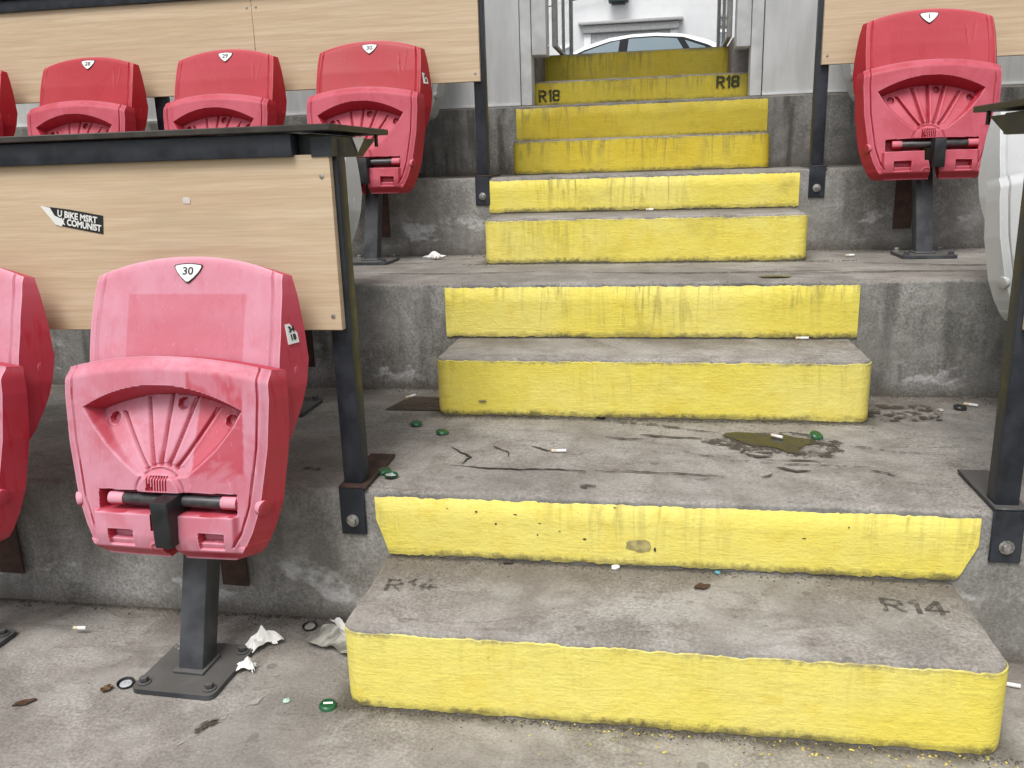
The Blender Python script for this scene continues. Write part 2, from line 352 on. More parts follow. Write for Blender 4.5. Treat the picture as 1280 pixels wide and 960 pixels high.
DIRT = [.08, .22, .30, .45, .50]; DIRTT = [.25, .55, .60, .55, .6]; BRT = [1.0, .98, .96, 1.05, .95]; BRR = [1.0, .98, .96, .98]
STEP_LABEL = ['lowest wide yellow step with worn grey tread, nearest to the viewer', 'second yellow step block with grey tread, above the wet puddle',
              'third yellow step block, level with the feet of the red rear seats', 'fourth yellow step block in older, darker paint below the stencilled step',
              'dark yellow step with R18 stencilled at both ends, in the doorway']
STEPS = []
for k in range(5):
    zb = zprev[k]; yf = RY[k]-SB[k]; x0, x1 = SX[k], SX[k]+SW[k]
    root = tag(empty('stair_step', ((x0+x1)/2, yf, zb)), STEP_LABEL[k], 'step', 'yellow steps of the aisle stair'); STEPS.append(root)
    p, nrm, s = plan_path(x0, x1, yf, RY[k]-.001, .030 if k else .034, 40+k)
    n = len(p); h = SH[k]; rr = .007 + .004*np.clip(sn(s, 77+k, 3), -1, 1)
    rows = [(p, np.full(n, zb-.01)), (p, h-rr), (p-nrm*(rr*.3)[:, None], h-rr*.3), (p-nrm*rr[:, None], np.full(n, h))]
    V = [];
    for q, z in rows: V += [(q[i, 0]-(x0+x1)/2, q[i, 1]-yf, z[i]-zb) for i in range(n)]
    F = [(j*n+i, j*n+i+1, (j+1)*n+i+1, (j+1)*n+i) for j in range(3) for i in range(n-1)] + [tuple(3*n+i for i in range(n))]
    me = mesh('block', V, F)
    link('block', me, concrete('step_concrete_%d' % k, zb, h, yf, RY[k], 20+k, 1.12), root, 35)
    pl = p - np.array([(x0+x1)/2, yf])
    paint_strip('painted_riser', pl, nrm, s, 0.001, h-zb-.004, .0018, yellow('yellow_step_paint_%d' % k, zb, h, k, DIRT[k], BRT[k], 1, k > 2), root, 300+k)  # the upper blocks carry older, darker paint
# yellow paint on the terrace risers between the blocks
PX = [(.006, 1.170), (-.030, 1.113), (-.044, 1.063), (-.064, 1.037)]
for k in range(4):
    xs = np.arange(PX[k][0], PX[k][1]+.001, .006); n = len(xs)
    edge = np.minimum(xs-xs[0], xs[-1]-xs)
    p = np.stack([xs, np.full(n, RY[k]-.0030)], 1); nrm = np.tile([0., -1.], (n, 1)); s = xs
    zlo = np.full(n, SH[k]+.001)
    if k == 0: zlo = zlo + np.clip(.024-(xs-xs[0]), 0, 1)*3.2 + np.clip(.032-(xs[-1]-xs), 0, 1)*2.2 + .004*np.abs(sn(xs, 9, 11))
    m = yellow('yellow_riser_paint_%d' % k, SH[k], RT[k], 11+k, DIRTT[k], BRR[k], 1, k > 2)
    paint_strip('painted_riser', p, nrm, s, zlo, RT[k]-.010, .0012, m, TER[k], 400+k)

# top kerb riser and the street behind the doorway
def street_mat():
    t = NT('street_asphalt'); n = t.noise(t.pos(), 90, 4); b = t.noise(t.pos(), 1.2, 4)
    return t.out(t.mix(t.rng(n, .3, .7), (.045, .045, .047), (.085, .084, .083)), .9, t.bump(n, .4, .004))
M_STREET = street_mat()
o = link('street', mesh('street', [(-40, 2.80, 1.4545), (40, 2.80, 1.4545), (40, 60, 1.4545), (-40, 60, 1.4545)], [(0, 1, 2, 3)]), M_STREET); tag(o, kind='structure')
kerb = box('street_kerb', -4.5, 5.5, 2.7764, 2.96, 1.15, 1.4580, concrete('kerb_concrete', 1.2, 1.4545, 2.7764, 5, 31), None, .006); tag(kerb, kind='structure')
xs = np.arange(.000, .949, .012); n = len(xs)
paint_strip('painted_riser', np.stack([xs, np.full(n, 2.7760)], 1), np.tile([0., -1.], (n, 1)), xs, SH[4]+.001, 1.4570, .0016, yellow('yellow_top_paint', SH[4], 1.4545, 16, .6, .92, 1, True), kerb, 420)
gp = link('ground', mesh('ground', [(-80, -80, -1.25), (80, -80, -1.25), (80, -3.4, -1.25), (-80, -3.4, -1.25)], [(0, 1, 2, 3)]), plain('pitch_grass', (.06, .10, .03), .9, var=.4, scale=3)); tag(gp, kind='structure')

# worn stencilled row letters
def worn(name, col, lo, hi, alpha=.9):
    t = NT(name); n = t.noise(t.pos(), 38, 5, .7); m = t.M('MULTIPLY', t.rng(n, lo, hi), alpha)
    tr = t.n('ShaderNodeBsdfTransparent'); mx = t.n('ShaderNodeMixShader'); o = t.t.nodes['Material Output']
    t.out(col, .8); t.put(mx.inputs[0], m); t.t.links.new(tr.outputs[0], mx.inputs[1]); t.t.links.new(t.b.outputs[0], mx.inputs[2]); t.t.links.new(mx.outputs[0], o.inputs[0])
    return t.m
M_ST = worn('stencil_green_black', (.05, .055, .02), .30, .52, .85); M_ST2 = worn('stencil_worn_grey', (.075, .068, .062), .36, .56, .72); M_ST3 = worn('stencil_very_worn', (.075, .068, .062), .42, .58, .62)
GLY = {'R': ([[(0, 0), (0, 1)], [(0, .93), (.36, .93), (.52, .85), (.52, .60), (.36, .50), (0, .50)], [(.24, .48), (.55, 0)]], .78),
       '1': ([[(.02, .72), (.20, .92)], [(.22, 1), (.22, 0)]], .46),
       '8': ([[(.12, .93), (.44, .93), (.54, .80), (.50, .60), (.40, .52), (.14, .52), (.04, .62), (.02, .82), (.12, .93)], [(.12, .50), (.02, .36), (.04, .14), (.16, .07), (.42, .07), (.54, .16), (.54, .36), (.42, .50)]], .72),
       '4': ([[(.42, 1), (.42, 0)], [(.40, .98), (.03, .34)], [(0, .28), (.62, .28)]], .72)}
def stencil(k, body, x, y, z, h, ex, ey, mat, sx=1.0, th=.17):
    """letters brushed through a stencil, one mesh per inscription"""
    fm = frame((x, y, z), ex, ey); V = []; F = []; cur = 0; q = 0
    for ch in body:
        st, adv = GLY[ch]
        for line in st:
            for a, b in zip(line[:-1], line[1:]):
                a, b = np.array(a, float), np.array(b, float); d = (b-a)/np.linalg.norm(b-a); nn = np.array([-d[1], d[0]])*th/2; a = a-d*th*.32; b = b+d*th*.32
                i0 = len(V); q += 1
                for p in (a-nn, b-nn, b+nn, a+nn): V.append(fm @ Vector(((p[0]+cur)*h*.86*sx, p[1]*h, q*.00002)))
                F.append((i0, i0+1, i0+2, i0+3))
        cur += adv
    o = link('stencilled_letters', mesh('stencilled_letters', V, F), mat, STEPS[k]); o.location = -Vector(STEPS[k].location); return o
yf = RY[4]-SB[4]
stencil(4, 'R18', .030, yf-.0046, 1.2195, .048, (1, 0, 0), (0, 0, 1), M_ST, 1.22, .22)
stencil(4, 'R18', .826, yf-.0046, 1.2455, .048, (1, 0, 0), (0, 0, 1), M_ST, 1.22, .22)
stencil(0, 'R14', .068, -.232, SH[0]+.0012, .046, (1, .10, 0), (-.1, 1, 0), M_ST3, 1.30)
stencil(0, 'R14', .985, -.205, SH[0]+.0012, .046, (1, -.05, 0), (.05, 1, 0), M_ST2, 1.42)

# ------------------------------------------------------------------ stains, cracks and chips lying on the concrete
def blob(cx, cy, rx, ry, seed, n=28, jag=.25, rot=0):
    g = np.random.default_rng(seed); a = np.linspace(0, 2*np.pi, n, endpoint=False)
    r = 1 + jag*sn(a/6.283, seed, 2.0) + g.uniform(-.06, .06, n)
    x, y = rx*r*np.cos(a), ry*r*np.sin(a); c, s_ = math.cos(rot), math.sin(rot)
    return [(cx+c*x[i]-s_*y[i], cy+s_*x[i]+c*y[i]) for i in range(n)]
def flat(name, pts, z, mat, parent, th=.0012):
    o = slab(name, [(x, y, z) for x, y in pts], th, (0, 0, 1), mat, parent)
    if parent.location.length: o.location = -Vector(parent.location)
    return o
def streak(pts, w, seed):
    g = np.random.default_rng(seed); pts = [np.array(p, float) for p in pts]; P = []
    for a, b in zip(pts[:-1], pts[1:]):
        m = max(2, int(np.linalg.norm(b-a)/.012))
        P += [a+(b-a)*i/m for i in range(m)]
    P.append(pts[-1]); P = np.array(P) + g.normal(0, .0016, (len(P), 2)); n = len(P)
    d = np.gradient(P, axis=0); nr = np.stack([-d[:, 1], d[:, 0]], 1); nr /= np.linalg.norm(nr, axis=1)[:, None]+1e-9
    ww = w*(np.sin(np.linspace(.06, math.pi-.06, n))**.6)*g.uniform(.35, 1.1, n)
    L = P+nr*ww[:, None]; R = P-nr*ww[:, None]
    return [tuple(q) for q in R] + [tuple(q) for q in L[::-1]]
M_STAIN = worn('dried_drink_stain', (.075, .066, .056), .30, .48, .88); M_CRACK = plain('dirt_filled_crack', (.028, .025, .021), .9)
M_SOFT = worn('faint_drink_stain', (.085, .072, .06), .42, .62, .6); M_PATCH2 = worn('faint_brown_patch', (.085, .066, .05), .44, .62, .65)
M_PATCH = worn('brown_floor_patch', (.085, .062, .046), .25, .50, .72)
def moss():
    t = NT('wet_mossy_puddle'); n = t.noise(t.pos(), 30, 5, .6); n2 = t.noise(t.pos(), 160, 3)
    c = t.mix(t.rng(n, .35, .65), (.026, .024, .020), (.050, .046, .038)); c = t.mix(t.rng(n2, .6, .7, 0, .5), c, (.02, .02, .01))
    return t.out(c, t.rng(n, .4, .6, .10, .4), t.bump(n2, .12, .001), 0, .15)
z1 = RT[0]
flat('damp_halo', blob(.845, .285, .15, .085, 41, 30, .35), z1+.0004, M_SOFT, TER[0], .0006)
flat('puddle', [(.735, .335), (.765, .300), (.795, .262), (.822, .262), (.850, .250), (.870, .218), (.892, .212), (.896, .248), (.918, .278), (.948, .290), (.940, .318), (.905, .330), (.872, .352), (.835, .348), (.800, .360), (.765, .362), (.742, .352)], z1+.0012, moss(), TER[0])
for i, (pts, w) in enumerate([([(.10, .20), (.165, .13), (.155, .085)], .0035), ([(.13, .075), (.22, .062), (.36, .066), (.43, .066)], .0035), ([(.45, .068), (.62, .066), (.72, .055)], .003),
        ([(.20, .215), (.245, .165), (.25, .14)], .004), ([(.29, .22), (.33, .19), (.345, .185)], .0035), ([(.40, .445), (.58, .405), (.73, .345)], .006), ([(.10, .475), (.30, .440), (.42, .425)], .004),
        ([(.54, .32), (.62, .31), (.70, .305)], .006), ([(.56, .20), (.66, .185), (.74, .18)], .005), ([(.70, .158), (.82, .146), (.95, .138), (1.02, .138)], .005), ([(.775, .20), (.80, .185), (.835, .19)], .007),
        ([(.85, .165), (.90, .168), (.93, .155)], .005), ([(.83, .118), (.87, .10), (.90, .105)], .006), ([(.96, .285), (1.06, .262), (1.10, .238), (1.155, .236)], .004), ([(.78, .245), (.765, .21), (.79, .195)], .004),
        ([(1.02, .12), (1.05, .105), (1.06, .09)], .004), ([(.79, .055), (.81, .065), (.82, .085)], .003), ([(.66, .03), (.69, .04)], .004), ([(.46, .30), (.50, .29), (.55, .295)], .004)]):
    flat('dark_streak', streak(pts, w, 500+i), z1+.0030+.00002*i, M_SOFT if i in (5, 6, 8, 9, 13) else (M_STAIN if i > 1 else M_CRACK), TER[0], .0006)
flat('brown_patch', [(-.155, .495), (.012, .495), (.012, .63), (-.125, .63)], z1+.0028, M_PATCH, TER[0], .0006)
flat('brown_patch', [(1.13, .47), (1.27, .49), (1.30, .58), (1.26, .63), (1.11, .62), (1.10, .52)], z1+.0028, M_PATCH2, TER[0], .0006)
flat('round_stain', blob(.443, -.026, .018, .012, 3, 18, .3), z1+.0028, M_SOFT, TER[0], .0006)
for i, (x, y, r) in enumerate([(-.17, .03, .014), (.95, .20, .014), (.98, .06, .005), (1.03, .115, .005)]):
    flat('round_stain', blob(x, y, r*1.4, r*.8, 610+i, 16, .5), z1+.0026, M_SOFT, TER[0], .0006)
z2 = RT[1]
for i, (pts, w) in enumerate([([(.38, .93), (.60, .90), (.86, .905), (1.10, .93)], .006), ([(.95, .86), (1.25, .90), (1.5, .88)], .006), ([(1.2, 1.1), (1.45, 1.02), (1.7, 1.04)], .007), ([(-.3, .95), (-.05, .93), (.2, .96)], .005), ([(-.45, 1.22), (-.2, 1.24)], .006)]):
    flat('dark_streak', streak(pts, w, 540+i), z2+.0028+.00002*i, M_STAIN, TER[1], .0006)
flat('puddle', blob(.90, .80, .045, .018, 9, 20, .3), z2+.0030, moss(), TER[1], .0006)
flat('scraped_mark', [(x, y) for x, y in streak([(-.222, -.52), (-.20, -.462), (-.165, -.415), (-.135, -.375), (-.125, -.35)], .011, 31)], .0028, worn('pale_lime_scrape', (.46, .44, .41), .46, .66, .6), fl, .0006)
flat('scraped_mark', blob(-.197, -.462, .010, .026, 32, 18, .3, -.5), .0038, M_PATCH2, fl, .0006)
M_CHIP = plain('bare_concrete_chip', (.36, .31, .13), .85, var=.35, scale=60, bump=.4)
def wall_chip(k, cx, cz, rx, rz, seed, y, parent, mat=M_CHIP):
    pts = [(x, y, z) for x, z in blob(cx, cz, rx, rz, seed, 18, .35)]
    o = slab('paint_chip', pts, .0006, (0, -1, 0), mat, parent)
    if parent.location.length: o.location = -Vector(parent.location)
wall_chip(0, .549, .206, .024, .014, 71, RY[0]-.0050, TER[0])
wall_chip(0, .579, .199, .002, .005, 72, RY[0]-.0050, TER[0], M_CRACK)
wall_chip(1, .126, .3445, .011, .0028, 73, RY[1]-SB[1]-.0048, STEPS[1], plain('grey_scuff', (.17, .16, .12), .9))
for i, (x, z) in enumerate([(.16, .27), (.22, .265), (.30, .262), (.345, .22), (.35, .245), (.44, .215), (.39, .23), (.26, .24), (.86, .236), (.94, .262), (.50, .285)]):
    wall_chip(0, x, z, .0015+.001*(i % 3), .001+.0008*(i % 2), 80+i, RY[0]-.0046, TER[0], M_CRACK)

# lime-crumbs of loose mortar and dirt along the foot of the lowest step: too many to count
def crumbs(name, n, box_, z, mat, label, cat, size=(.0008, .003), seed=1):
    g = np.random.default_rng(seed); V = []; F = []
    for i in range(n):
        x = g.uniform(box_[0], box_[1]); y = g.uniform(box_[2], box_[3]) if len(box_) == 4 else box_[4](x)+g.exponential(box_[5])*box_[6]
        r = g.uniform(*size); a = g.uniform(0, 6.28); b0 = len(V)
        for q in range(4): V.append((x+r*math.cos(a+q*1.57)*g.uniform(.6, 1.3), y+r*math.sin(a+q*1.57)*g.uniform(.6, 1.3), z))
        V.append((x, y, z+r*g.uniform(.5, 1.1))); F += [(b0+q, b0+(q+1) % 4, b0+4) for q in range(4)]
    o = link(name, mesh(name, V, F), mat); tag(o, label, cat, None, 'stuff'); return o
M_GRIT = plain('dirt_grit', (.09, .078, .055), .95, var=.5, scale=90); M_GRIT2 = plain('yellow_paint_crumbs', (.55, .45, .10), .9, var=.4, scale=90)
f0 = lambda x: RY[0]-SB[0]-.002
crumbs('dirt_grit', 1100, (0.0, 1.16, 0, 0, f0, .006, -1), .0005, M_GRIT, 'dark grit and moss along the foot of the lowest yellow step', 'grit', (.0007, .0026), 5)
crumbs('paint_crumbs', 160, (.35, 1.15, 0, 0, f0, .03, -1), .0005, M_GRIT2, 'yellow paint crumbs scattered before the lowest yellow step', 'crumbs', (.001, .003), 6)
crumbs('dirt_grit', 700, (-1.5, 0.0, 0, 0, lambda x: RY[0]-.003, .010, -1), .0005, M_GRIT, 'dark grit along the wall foot behind the pink seats', 'grit', (.001, .0035), 8)
crumbs('dirt_grit', 800, (0.0, 1.10, 0, 0, lambda x: RY[1]-SB[1]-.002, .008, -1), RT[0]+.0005, M_GRIT, 'dark grit along the foot of the second yellow step', 'grit', (.001, .003), 9)
crumbs('dirt_grit', 600, (0.03, 1.13, 0, 0, lambda x: RY[0]-.004, .010, -1), SH[0]+.0003, M_GRIT, 'dark grit at the back of the lowest step tread', 'grit', (.0008, .0028), 10)
crumbs('dirt_grit', 500, (-.1, 1.2, 0, 0, lambda x: RY[2]-SB[2]-.002, .009, -1), RT[1]+.0005, M_GRIT, 'dark grit along the foot of the third yellow step', 'grit', (.001, .0032), 11)
crumbs('dirt_grit', 600, (-.9, 1.9, 0, 0, lambda x: RY[2]-.006, .02, -1), RT[1]+.0005, M_GRIT, 'dark grit drifted under the rear red seats', 'grit', (.001, .004), 12)
crumbs('dirt_grit', 500, (-.8, 1.7, 0, 0, lambda x: RY[1]-.006, .02, -1), RT[0]+.0005, M_GRIT, 'dark grit drifted against the middle terrace wall', 'grit', (.001, .004), 13)

# ------------------------------------------------------------------ folding stadium seat
def shell(F, B, mask):
    nu, nv = F.shape[:2]; V = list(F.reshape(-1, 3)) + list(B.reshape(-1, 3)); off = nu*nv; I = lambda i, j: i*nv+j; Q = []
    for i in range(nu-1):
        for j in range(nv-1):
            if not mask[i, j]: continue
            a, b, c, d = I(i, j), I(i+1, j), I(i+1, j+1), I(i, j+1)
            Q.append((a, b, c, d)); Q.append((off+a, off+d, off+c, off+b))
            if i == 0 or not mask[i-1, j]: Q.append((a, d, off+d, off+a))
            if i == nu-2 or not mask[i+1, j]: Q.append((b, off+b, off+c, c))
            if j == 0 or not mask[i, j-1]: Q.append((a, off+a, off+b, b))
            if j == nv-2 or not mask[i, j+1]: Q.append((d, c, off+c, off+d))
    return V, Q
def sm(x, a, b):
    t = np.clip((x-a)/(b-a), 0, 1); return t*t*(3-2*t)
def clean(me):
    b = bmesh.new(); b.from_mesh(me); bmesh.ops.delete(b, geom=[v for v in b.verts if not v.link_faces], context='VERTS')
    bmesh.ops.recalc_face_normals(b, faces=b.faces[:]); b.to_mesh(me); b.free(); return me
def seat_pan_mesh():
    nu, nv = 210, 190
    u = np.linspace(-1, 1, nu)[:, None]; v = np.linspace(0, 1, nv)[None, :]
    hw = np.interp(v, [0, .025, .07, .16, .3, .6, .85, 1], [.131, .146, .156, .171, .187, .203, .208, .206])
    yt = .378 - .024*u**2
    X = u*hw; Y = v*yt + 0*X
    h = -.012*(X/.2)**2
    h -= .016*sm(Y, yt-.030, yt)**1.5 * 1.0
    # scallop recess: deep under the arched top edge, running out to the hub
    ax = np.abs(X+.003); arc = .326 - .046*(ax/.163)**2
    side = np.interp(ax, [0, .050, .075, .11, .14, .163, .3], [.150, .157, .176, .208, .245, .283, .6])
    top_in = np.clip((arc-Y)/.023, 0, 1); side_in = np.clip((Y-side)/.030, 0, 1)
    fl_ = .006 + .046*np.clip((Y-.158)/.15, 0, 1)**1.1
    rec = np.minimum(np.minimum(top_in*.056, side_in*.052), fl_)
    inside = (top_in > .9) & (side_in > .30)
    g = np.zeros_like(X)
    for (tx, ty), (bx, by) in zip([(-.100, .270), (-.052, .297), (-.004, .304), (.046, .299), (.092, .282)], [(-.036, .172), (-.023, .178), (-.008, .181), (.009, .179), (.025, .174)]):
        t = np.clip((Y-by)/(ty-by), 0, 1); cx = bx+(tx-bx)*(t**.9)
        g += np.exp(-((X-cx)/.0040)**2)*((Y > by-.006) & (Y < ty))*.0085 - np.exp(-((X-cx-.008)/.005)**2)*((Y > by) & (Y < ty))*.0022
    for (bx, by) in [(-.118, .258), (.022, .288), (.122, .258)]:
        d = np.hypot(X-bx, Y-by); g += .0110*sm(.0115-d, 0, .002) - .0020*np.exp(-((d-.0125)/.002)**2)
    h = h - rec - g*inside
    # hub tab with small slots
    hx, hy = -.008, .122
    d = np.hypot((X-hx)/1.0, (Y-hy)*1.05); tab = (Y > hy-.0)
    h += (.006*sm(.047-d, 0, .006) - .003*np.exp(-((d-.050)/.0018)**2))*tab
    sl_ = (np.abs(X-hx) < .022) & (Y > .128) & (Y < .156)
    h -= .0045*sl_*(np.sin((X-hx)*2*np.pi/.0056) > .1)
    # hinge slot
    slot = sm(X, -.137, -.133)*sm(-X, -.145, -.141)*sm(Y, .088, .091)*sm(-Y, -.128, -.124)
    h -= .034*slot
    low = sm(-Y, -.090, -.086)
    h += .012*low*sm(Y, .0, .05)*(np.abs(X) < .150) * sm(.150-np.abs(X), 0, .012)
    for x0, x1 in ((-.112, -.058), (.074, .124)):
        hole = sm(X, x0, x0+.003)*sm(-X, -x1, -x1+.003)*sm(Y, .024, .027)*sm(-Y, -.056, -.053)
        h -= hole*(.006 + .014*sm(Y, .036, .040))
    d = np.hypot(X+.012, Y-.020); h += .002*np.exp(-((d-.013)/.002)**2)
    # side seam, rounded lower edge
    e = hw-np.abs(X); h -= .0050*np.exp(-((e-.019)/.0016)**2)*(Y > .03) + .004*sm(.016-e, 0, .016)*(Y > .03)
    h -= .018*sm(-Y, -.022, 0)
    e0 = np.array([-.010, -.038, .254]); ey = np.array([0, .058, .3625])/.3671; en = np.array([0, -.3625, .058])/.3671
    F = e0 + X[..., None]*np.array([1., 0, 0]) + Y[..., None]*ey + h[..., None]*en
    flare = (hw+.026-.012*v)/hw
    dep = .050 + .006*np.sin(np.pi*v) + 0*X
    hb = -dep - .010*(X/.2)**2 + .012*(1-(X/.22)**2)*np.sin(np.pi*v)
    hb = np.minimum(hb, h-.004)
    Bq = e0 + (X*flare)[..., None]*np.array([1., 0, 0]) + (Y*.985+.004)[..., None]*ey + hb[..., None]*en
    Xc = (X[:-1, :-1]+X[1:, 1:])/2; Yc = (Y[:-1, :-1]+Y[1:, 1:])/2
    nl = np.interp(Yc, [0, .03, .055, .056, .09, .13, .131], [.001, -.002, -.008, -.020, -.022, -.022, 9]); nr = np.interp(Yc, [0, .05, .06, .075, .13, .131], [.032, .022, .014, .030, .034, -9])
    mask = ~((Xc > nl) & (Xc < nr) & (Yc < .108))
    V, Q = shell(F, Bq, mask)
    return clean(mesh('seat_pan', V, Q))
def backrest_mesh():
    nu, nv = 130, 70
    u = np.linspace(-1, 1, nu)[:, None]; v = np.linspace(0, 1, nv)[None, :]
    zt = .790 - .034*np.abs(u)**2.2; Z = .40 + v*(zt-.40)
    hw = np.interp(Z, [.40, .46, .55, .65, .72, .752, .79], [.160, .182, .197, .199, .1965, .193, .190])
    X = u*hw
    yp = np.interp(Z, [.38, .42, .5, .61, .68, .756, .80], [.040, .050, .070, .096, .118, .1485, .168])
    h = -.010*(1-(X/.2)**2)*np.sin(np.pi*np.clip((Z-.5)/.3, 0, 1))       # hollow of the back
    e = hw-np.abs(X); h -= .0050*np.exp(-((e-.017)/.0018)**2) + .003*sm(.012-e, 0, .012)
    h -= .004*sm(Z, zt-.010, zt)
    for cx, z0, z1, q in ((.118, .672, .740, .10), (.133, .680, .742, -.14)):   # two knife scores
        cl = cx+(Z-z0)*q*-1; h -= .0016*np.exp(-((X-cl)/.0016)**2)*((Z > z0) & (Z < z1))
    yp = yp-.010; Z = Z+.003
    F = np.stack([X-.003, yp-h, Z], -1)
    dep = np.interp(Z, [.40, .46, .52, .60, .68, .75, .79], [.022, .045, .064, .070, .050, .026, .018])
    fl_ = np.interp(Z, [.40, .5, .6, .7, .79], [.018, .026, .028, .018, .006])
    Bq = np.stack([X*(hw+fl_)/hw-.003, yp+dep - .6*dep*(1-np.abs(u)**3)*.5, Z-.004*v], -1)
    V, Q = shell(F, Bq, np.ones((nu-1, nv-1), bool))
    return clean(mesh('backrest', V, Q))
ME_PAN = seat_pan_mesh(); ME_BACK = backrest_mesh()
for me in (ME_PAN, ME_BACK):
    me.polygons.foreach_set('use_smooth', [True]*len(me.polygons)); me.set_sharp_from_angle(angle=rad(38)); me.materials.append(M_BLACK)
DEEP = (.36, .008, .017); PINK = (.59, .25, .325)
RECT = (-.125, .120, .50, .725)
SP = dict(
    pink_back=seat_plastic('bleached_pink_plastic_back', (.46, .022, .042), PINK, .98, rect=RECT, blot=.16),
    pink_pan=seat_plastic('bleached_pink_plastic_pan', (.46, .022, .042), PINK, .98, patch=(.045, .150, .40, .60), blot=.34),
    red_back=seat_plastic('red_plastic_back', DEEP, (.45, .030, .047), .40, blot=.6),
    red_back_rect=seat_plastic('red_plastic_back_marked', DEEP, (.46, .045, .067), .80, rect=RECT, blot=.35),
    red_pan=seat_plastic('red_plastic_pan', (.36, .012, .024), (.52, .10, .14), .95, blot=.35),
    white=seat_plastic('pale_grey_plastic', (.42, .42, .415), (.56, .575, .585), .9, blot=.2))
def badge_outline(w, h):
    p = []
    for t in np.linspace(-1, 1, 9): p.append((t*w, h*(.86+.14*(1-t*t))))
    p += [(w*1.04, h*.70), (w*.86, h*.25), (w*.5, -h*.30), (w*.12, -h*.72), (0, -h*.76), (-w*.12, -h*.72), (-w*.5, -h*.30), (-w*.86, h*.25), (-w*1.04, h*.70)]
    return p[::-1]
def put_mat(o, m):
    o.material_slots[0].link = 'OBJECT'; o.material_slots[0].material = m
def make_seat():
    root = empty('stadium_seat')
    bm = bmesh.new()
    # base plate with rounded corners
    r = .014; a, b = .085, .086; pts = []
    for cx, cy, a0 in ((a-r, b-r, 0), (-a+r, b-r, 90), (-a+r, -b+r, 180), (a-r, -b+r, 270)):
        pts += [(cx+r*math.cos(rad(a0+t)), cy+r*math.sin(rad(a0+t))-.008, .001) for t in (0, 30, 60, 90)]
    slab('base_plate', pts, .010, (0, 0, 1), M_POST, root)
    for x, y in ((-.068, -.072), (.068, -.072), (-.068, .054), (.068, .054)):
        q = cyl_bm((x, y, .0125), (0, 0, 1), .0125, .003, 18, .0008); cyl_bm((x, y, .0185), (0, 0, 1), .0085, .010, 6, .001, None, q)
        link('bolt', bm_mesh('bolt', q), M_BOLT if x < 0 and y > 0 else M_POST, root, 35)
    Mp = Matrix.Translation((0, .0, .008)) @ Matrix.Rotation(rad(-17), 4, 'X')
    box('post', -.0265, .0265, -.026, .026, -.004, .40, M_POST, root, .004, 2, Mp)
    box('weld_collar', -.033, .033, -.036, .034, .0105, .0165, M_POST, root, .003, 2)
    box('hinge_bracket', -.012, .024, -.064, .110, .288, .378, M_BLACK, root, .004, 2, Matrix.Translation((.002, 0, 0)))
    cyl('hinge_bar', (.004, -.0085, .3610), (1, 0, 0), .0112, .200, M_BAR, root, 24, .001)
    for x in (-.111, .119):
        cyl('bar_end', (x, -.0085, .3610), (1, 0, 0), .0128, .032, SP['pink_pan'], root, 24, .003)
    pan = link('seat_pan', ME_PAN, None, root); back = link('backrest', ME_BACK, None, root)
    for s in (-1, 1):
        cyl('pivot_cap', (s*.2125-.003, .132, .578), (s, -.30, .05), .016, .010, SP['pink_back'], back, 20, .002)
        cyl('pivot_cap', (s*.1875-.010, -.001, .352), (s, -.45, -.12), .015, .012, SP['pink_pan'], pan, 20, .002)
    box('wall_plate', -.050, .012, .2005, .2065, .075, .285, M_RUST, root, .001, 1)
    return root, pan, back
BADGE_O = (-.003, .1493-.0068, .761); BADGE_UP = (0, .38, 1)
def dress(root, backm, panm, num, edge=M_INK, side_label=None):
    for ch in root.children:
        if ch.name.startswith('backrest'): put_mat(ch, SP[backm]); back = ch
        if ch.name.startswith('seat_pan'): put_mat(ch, SP[panm]); pan = ch
        if ch.name.startswith('bar_end'): put_mat(ch, SP[panm])
    for o, m in ((back, backm), (pan, panm)):
        for g in o.children:
            if g.name.startswith('pivot_cap'): put_mat(g, SP[m])
    if num:
        fm = frame(BADGE_O, (1, 0, 0), BADGE_UP); nv = (fm.to_3x3() @ Vector((0, 0, 1)))
        bo = slab('number_badge', [fm @ Vector((x, y, -.006)) for x, y in badge_outline(.0285, .0215)], .0075, nv, M_INK, root)
        f2 = slab('badge_face', [fm @ Vector((x, y+.0002, .0014)) for x, y in badge_outline(.0262, .0193)], .0006, nv, M_WHITE, bo)
        text('digits', num, .021, fm @ Matrix.Translation((0, .0055, .0024)), M_INK, bo, .0002, 1.12, .0003)
    if side_label:
        fm = frame((.2055, .126, .651), (.35, 1, 0), (-.17, .1, 1)); nv = fm.to_3x3() @ Vector((0, 0, 1))
        so = slab('number_sticker', [fm @ Vector((x, y, -.001)) for x, y in ((-.013, -.019), (.013, -.019), (.013, .019), (-.013, .019))], .0025, nv, M_WHITE, root)
        text('digits', side_label, .015, fm @ Matrix.Translation((0, 0, .0022)), M_INK, so, .0002, 1.0, .0006)
SEAT0, _p, _b = make_seat()
PINKG = 'bleached pink seats in the front row'; REDG = 'red folding seats in the rear row'; WHITEG = 'pale grey seats behind the desks'
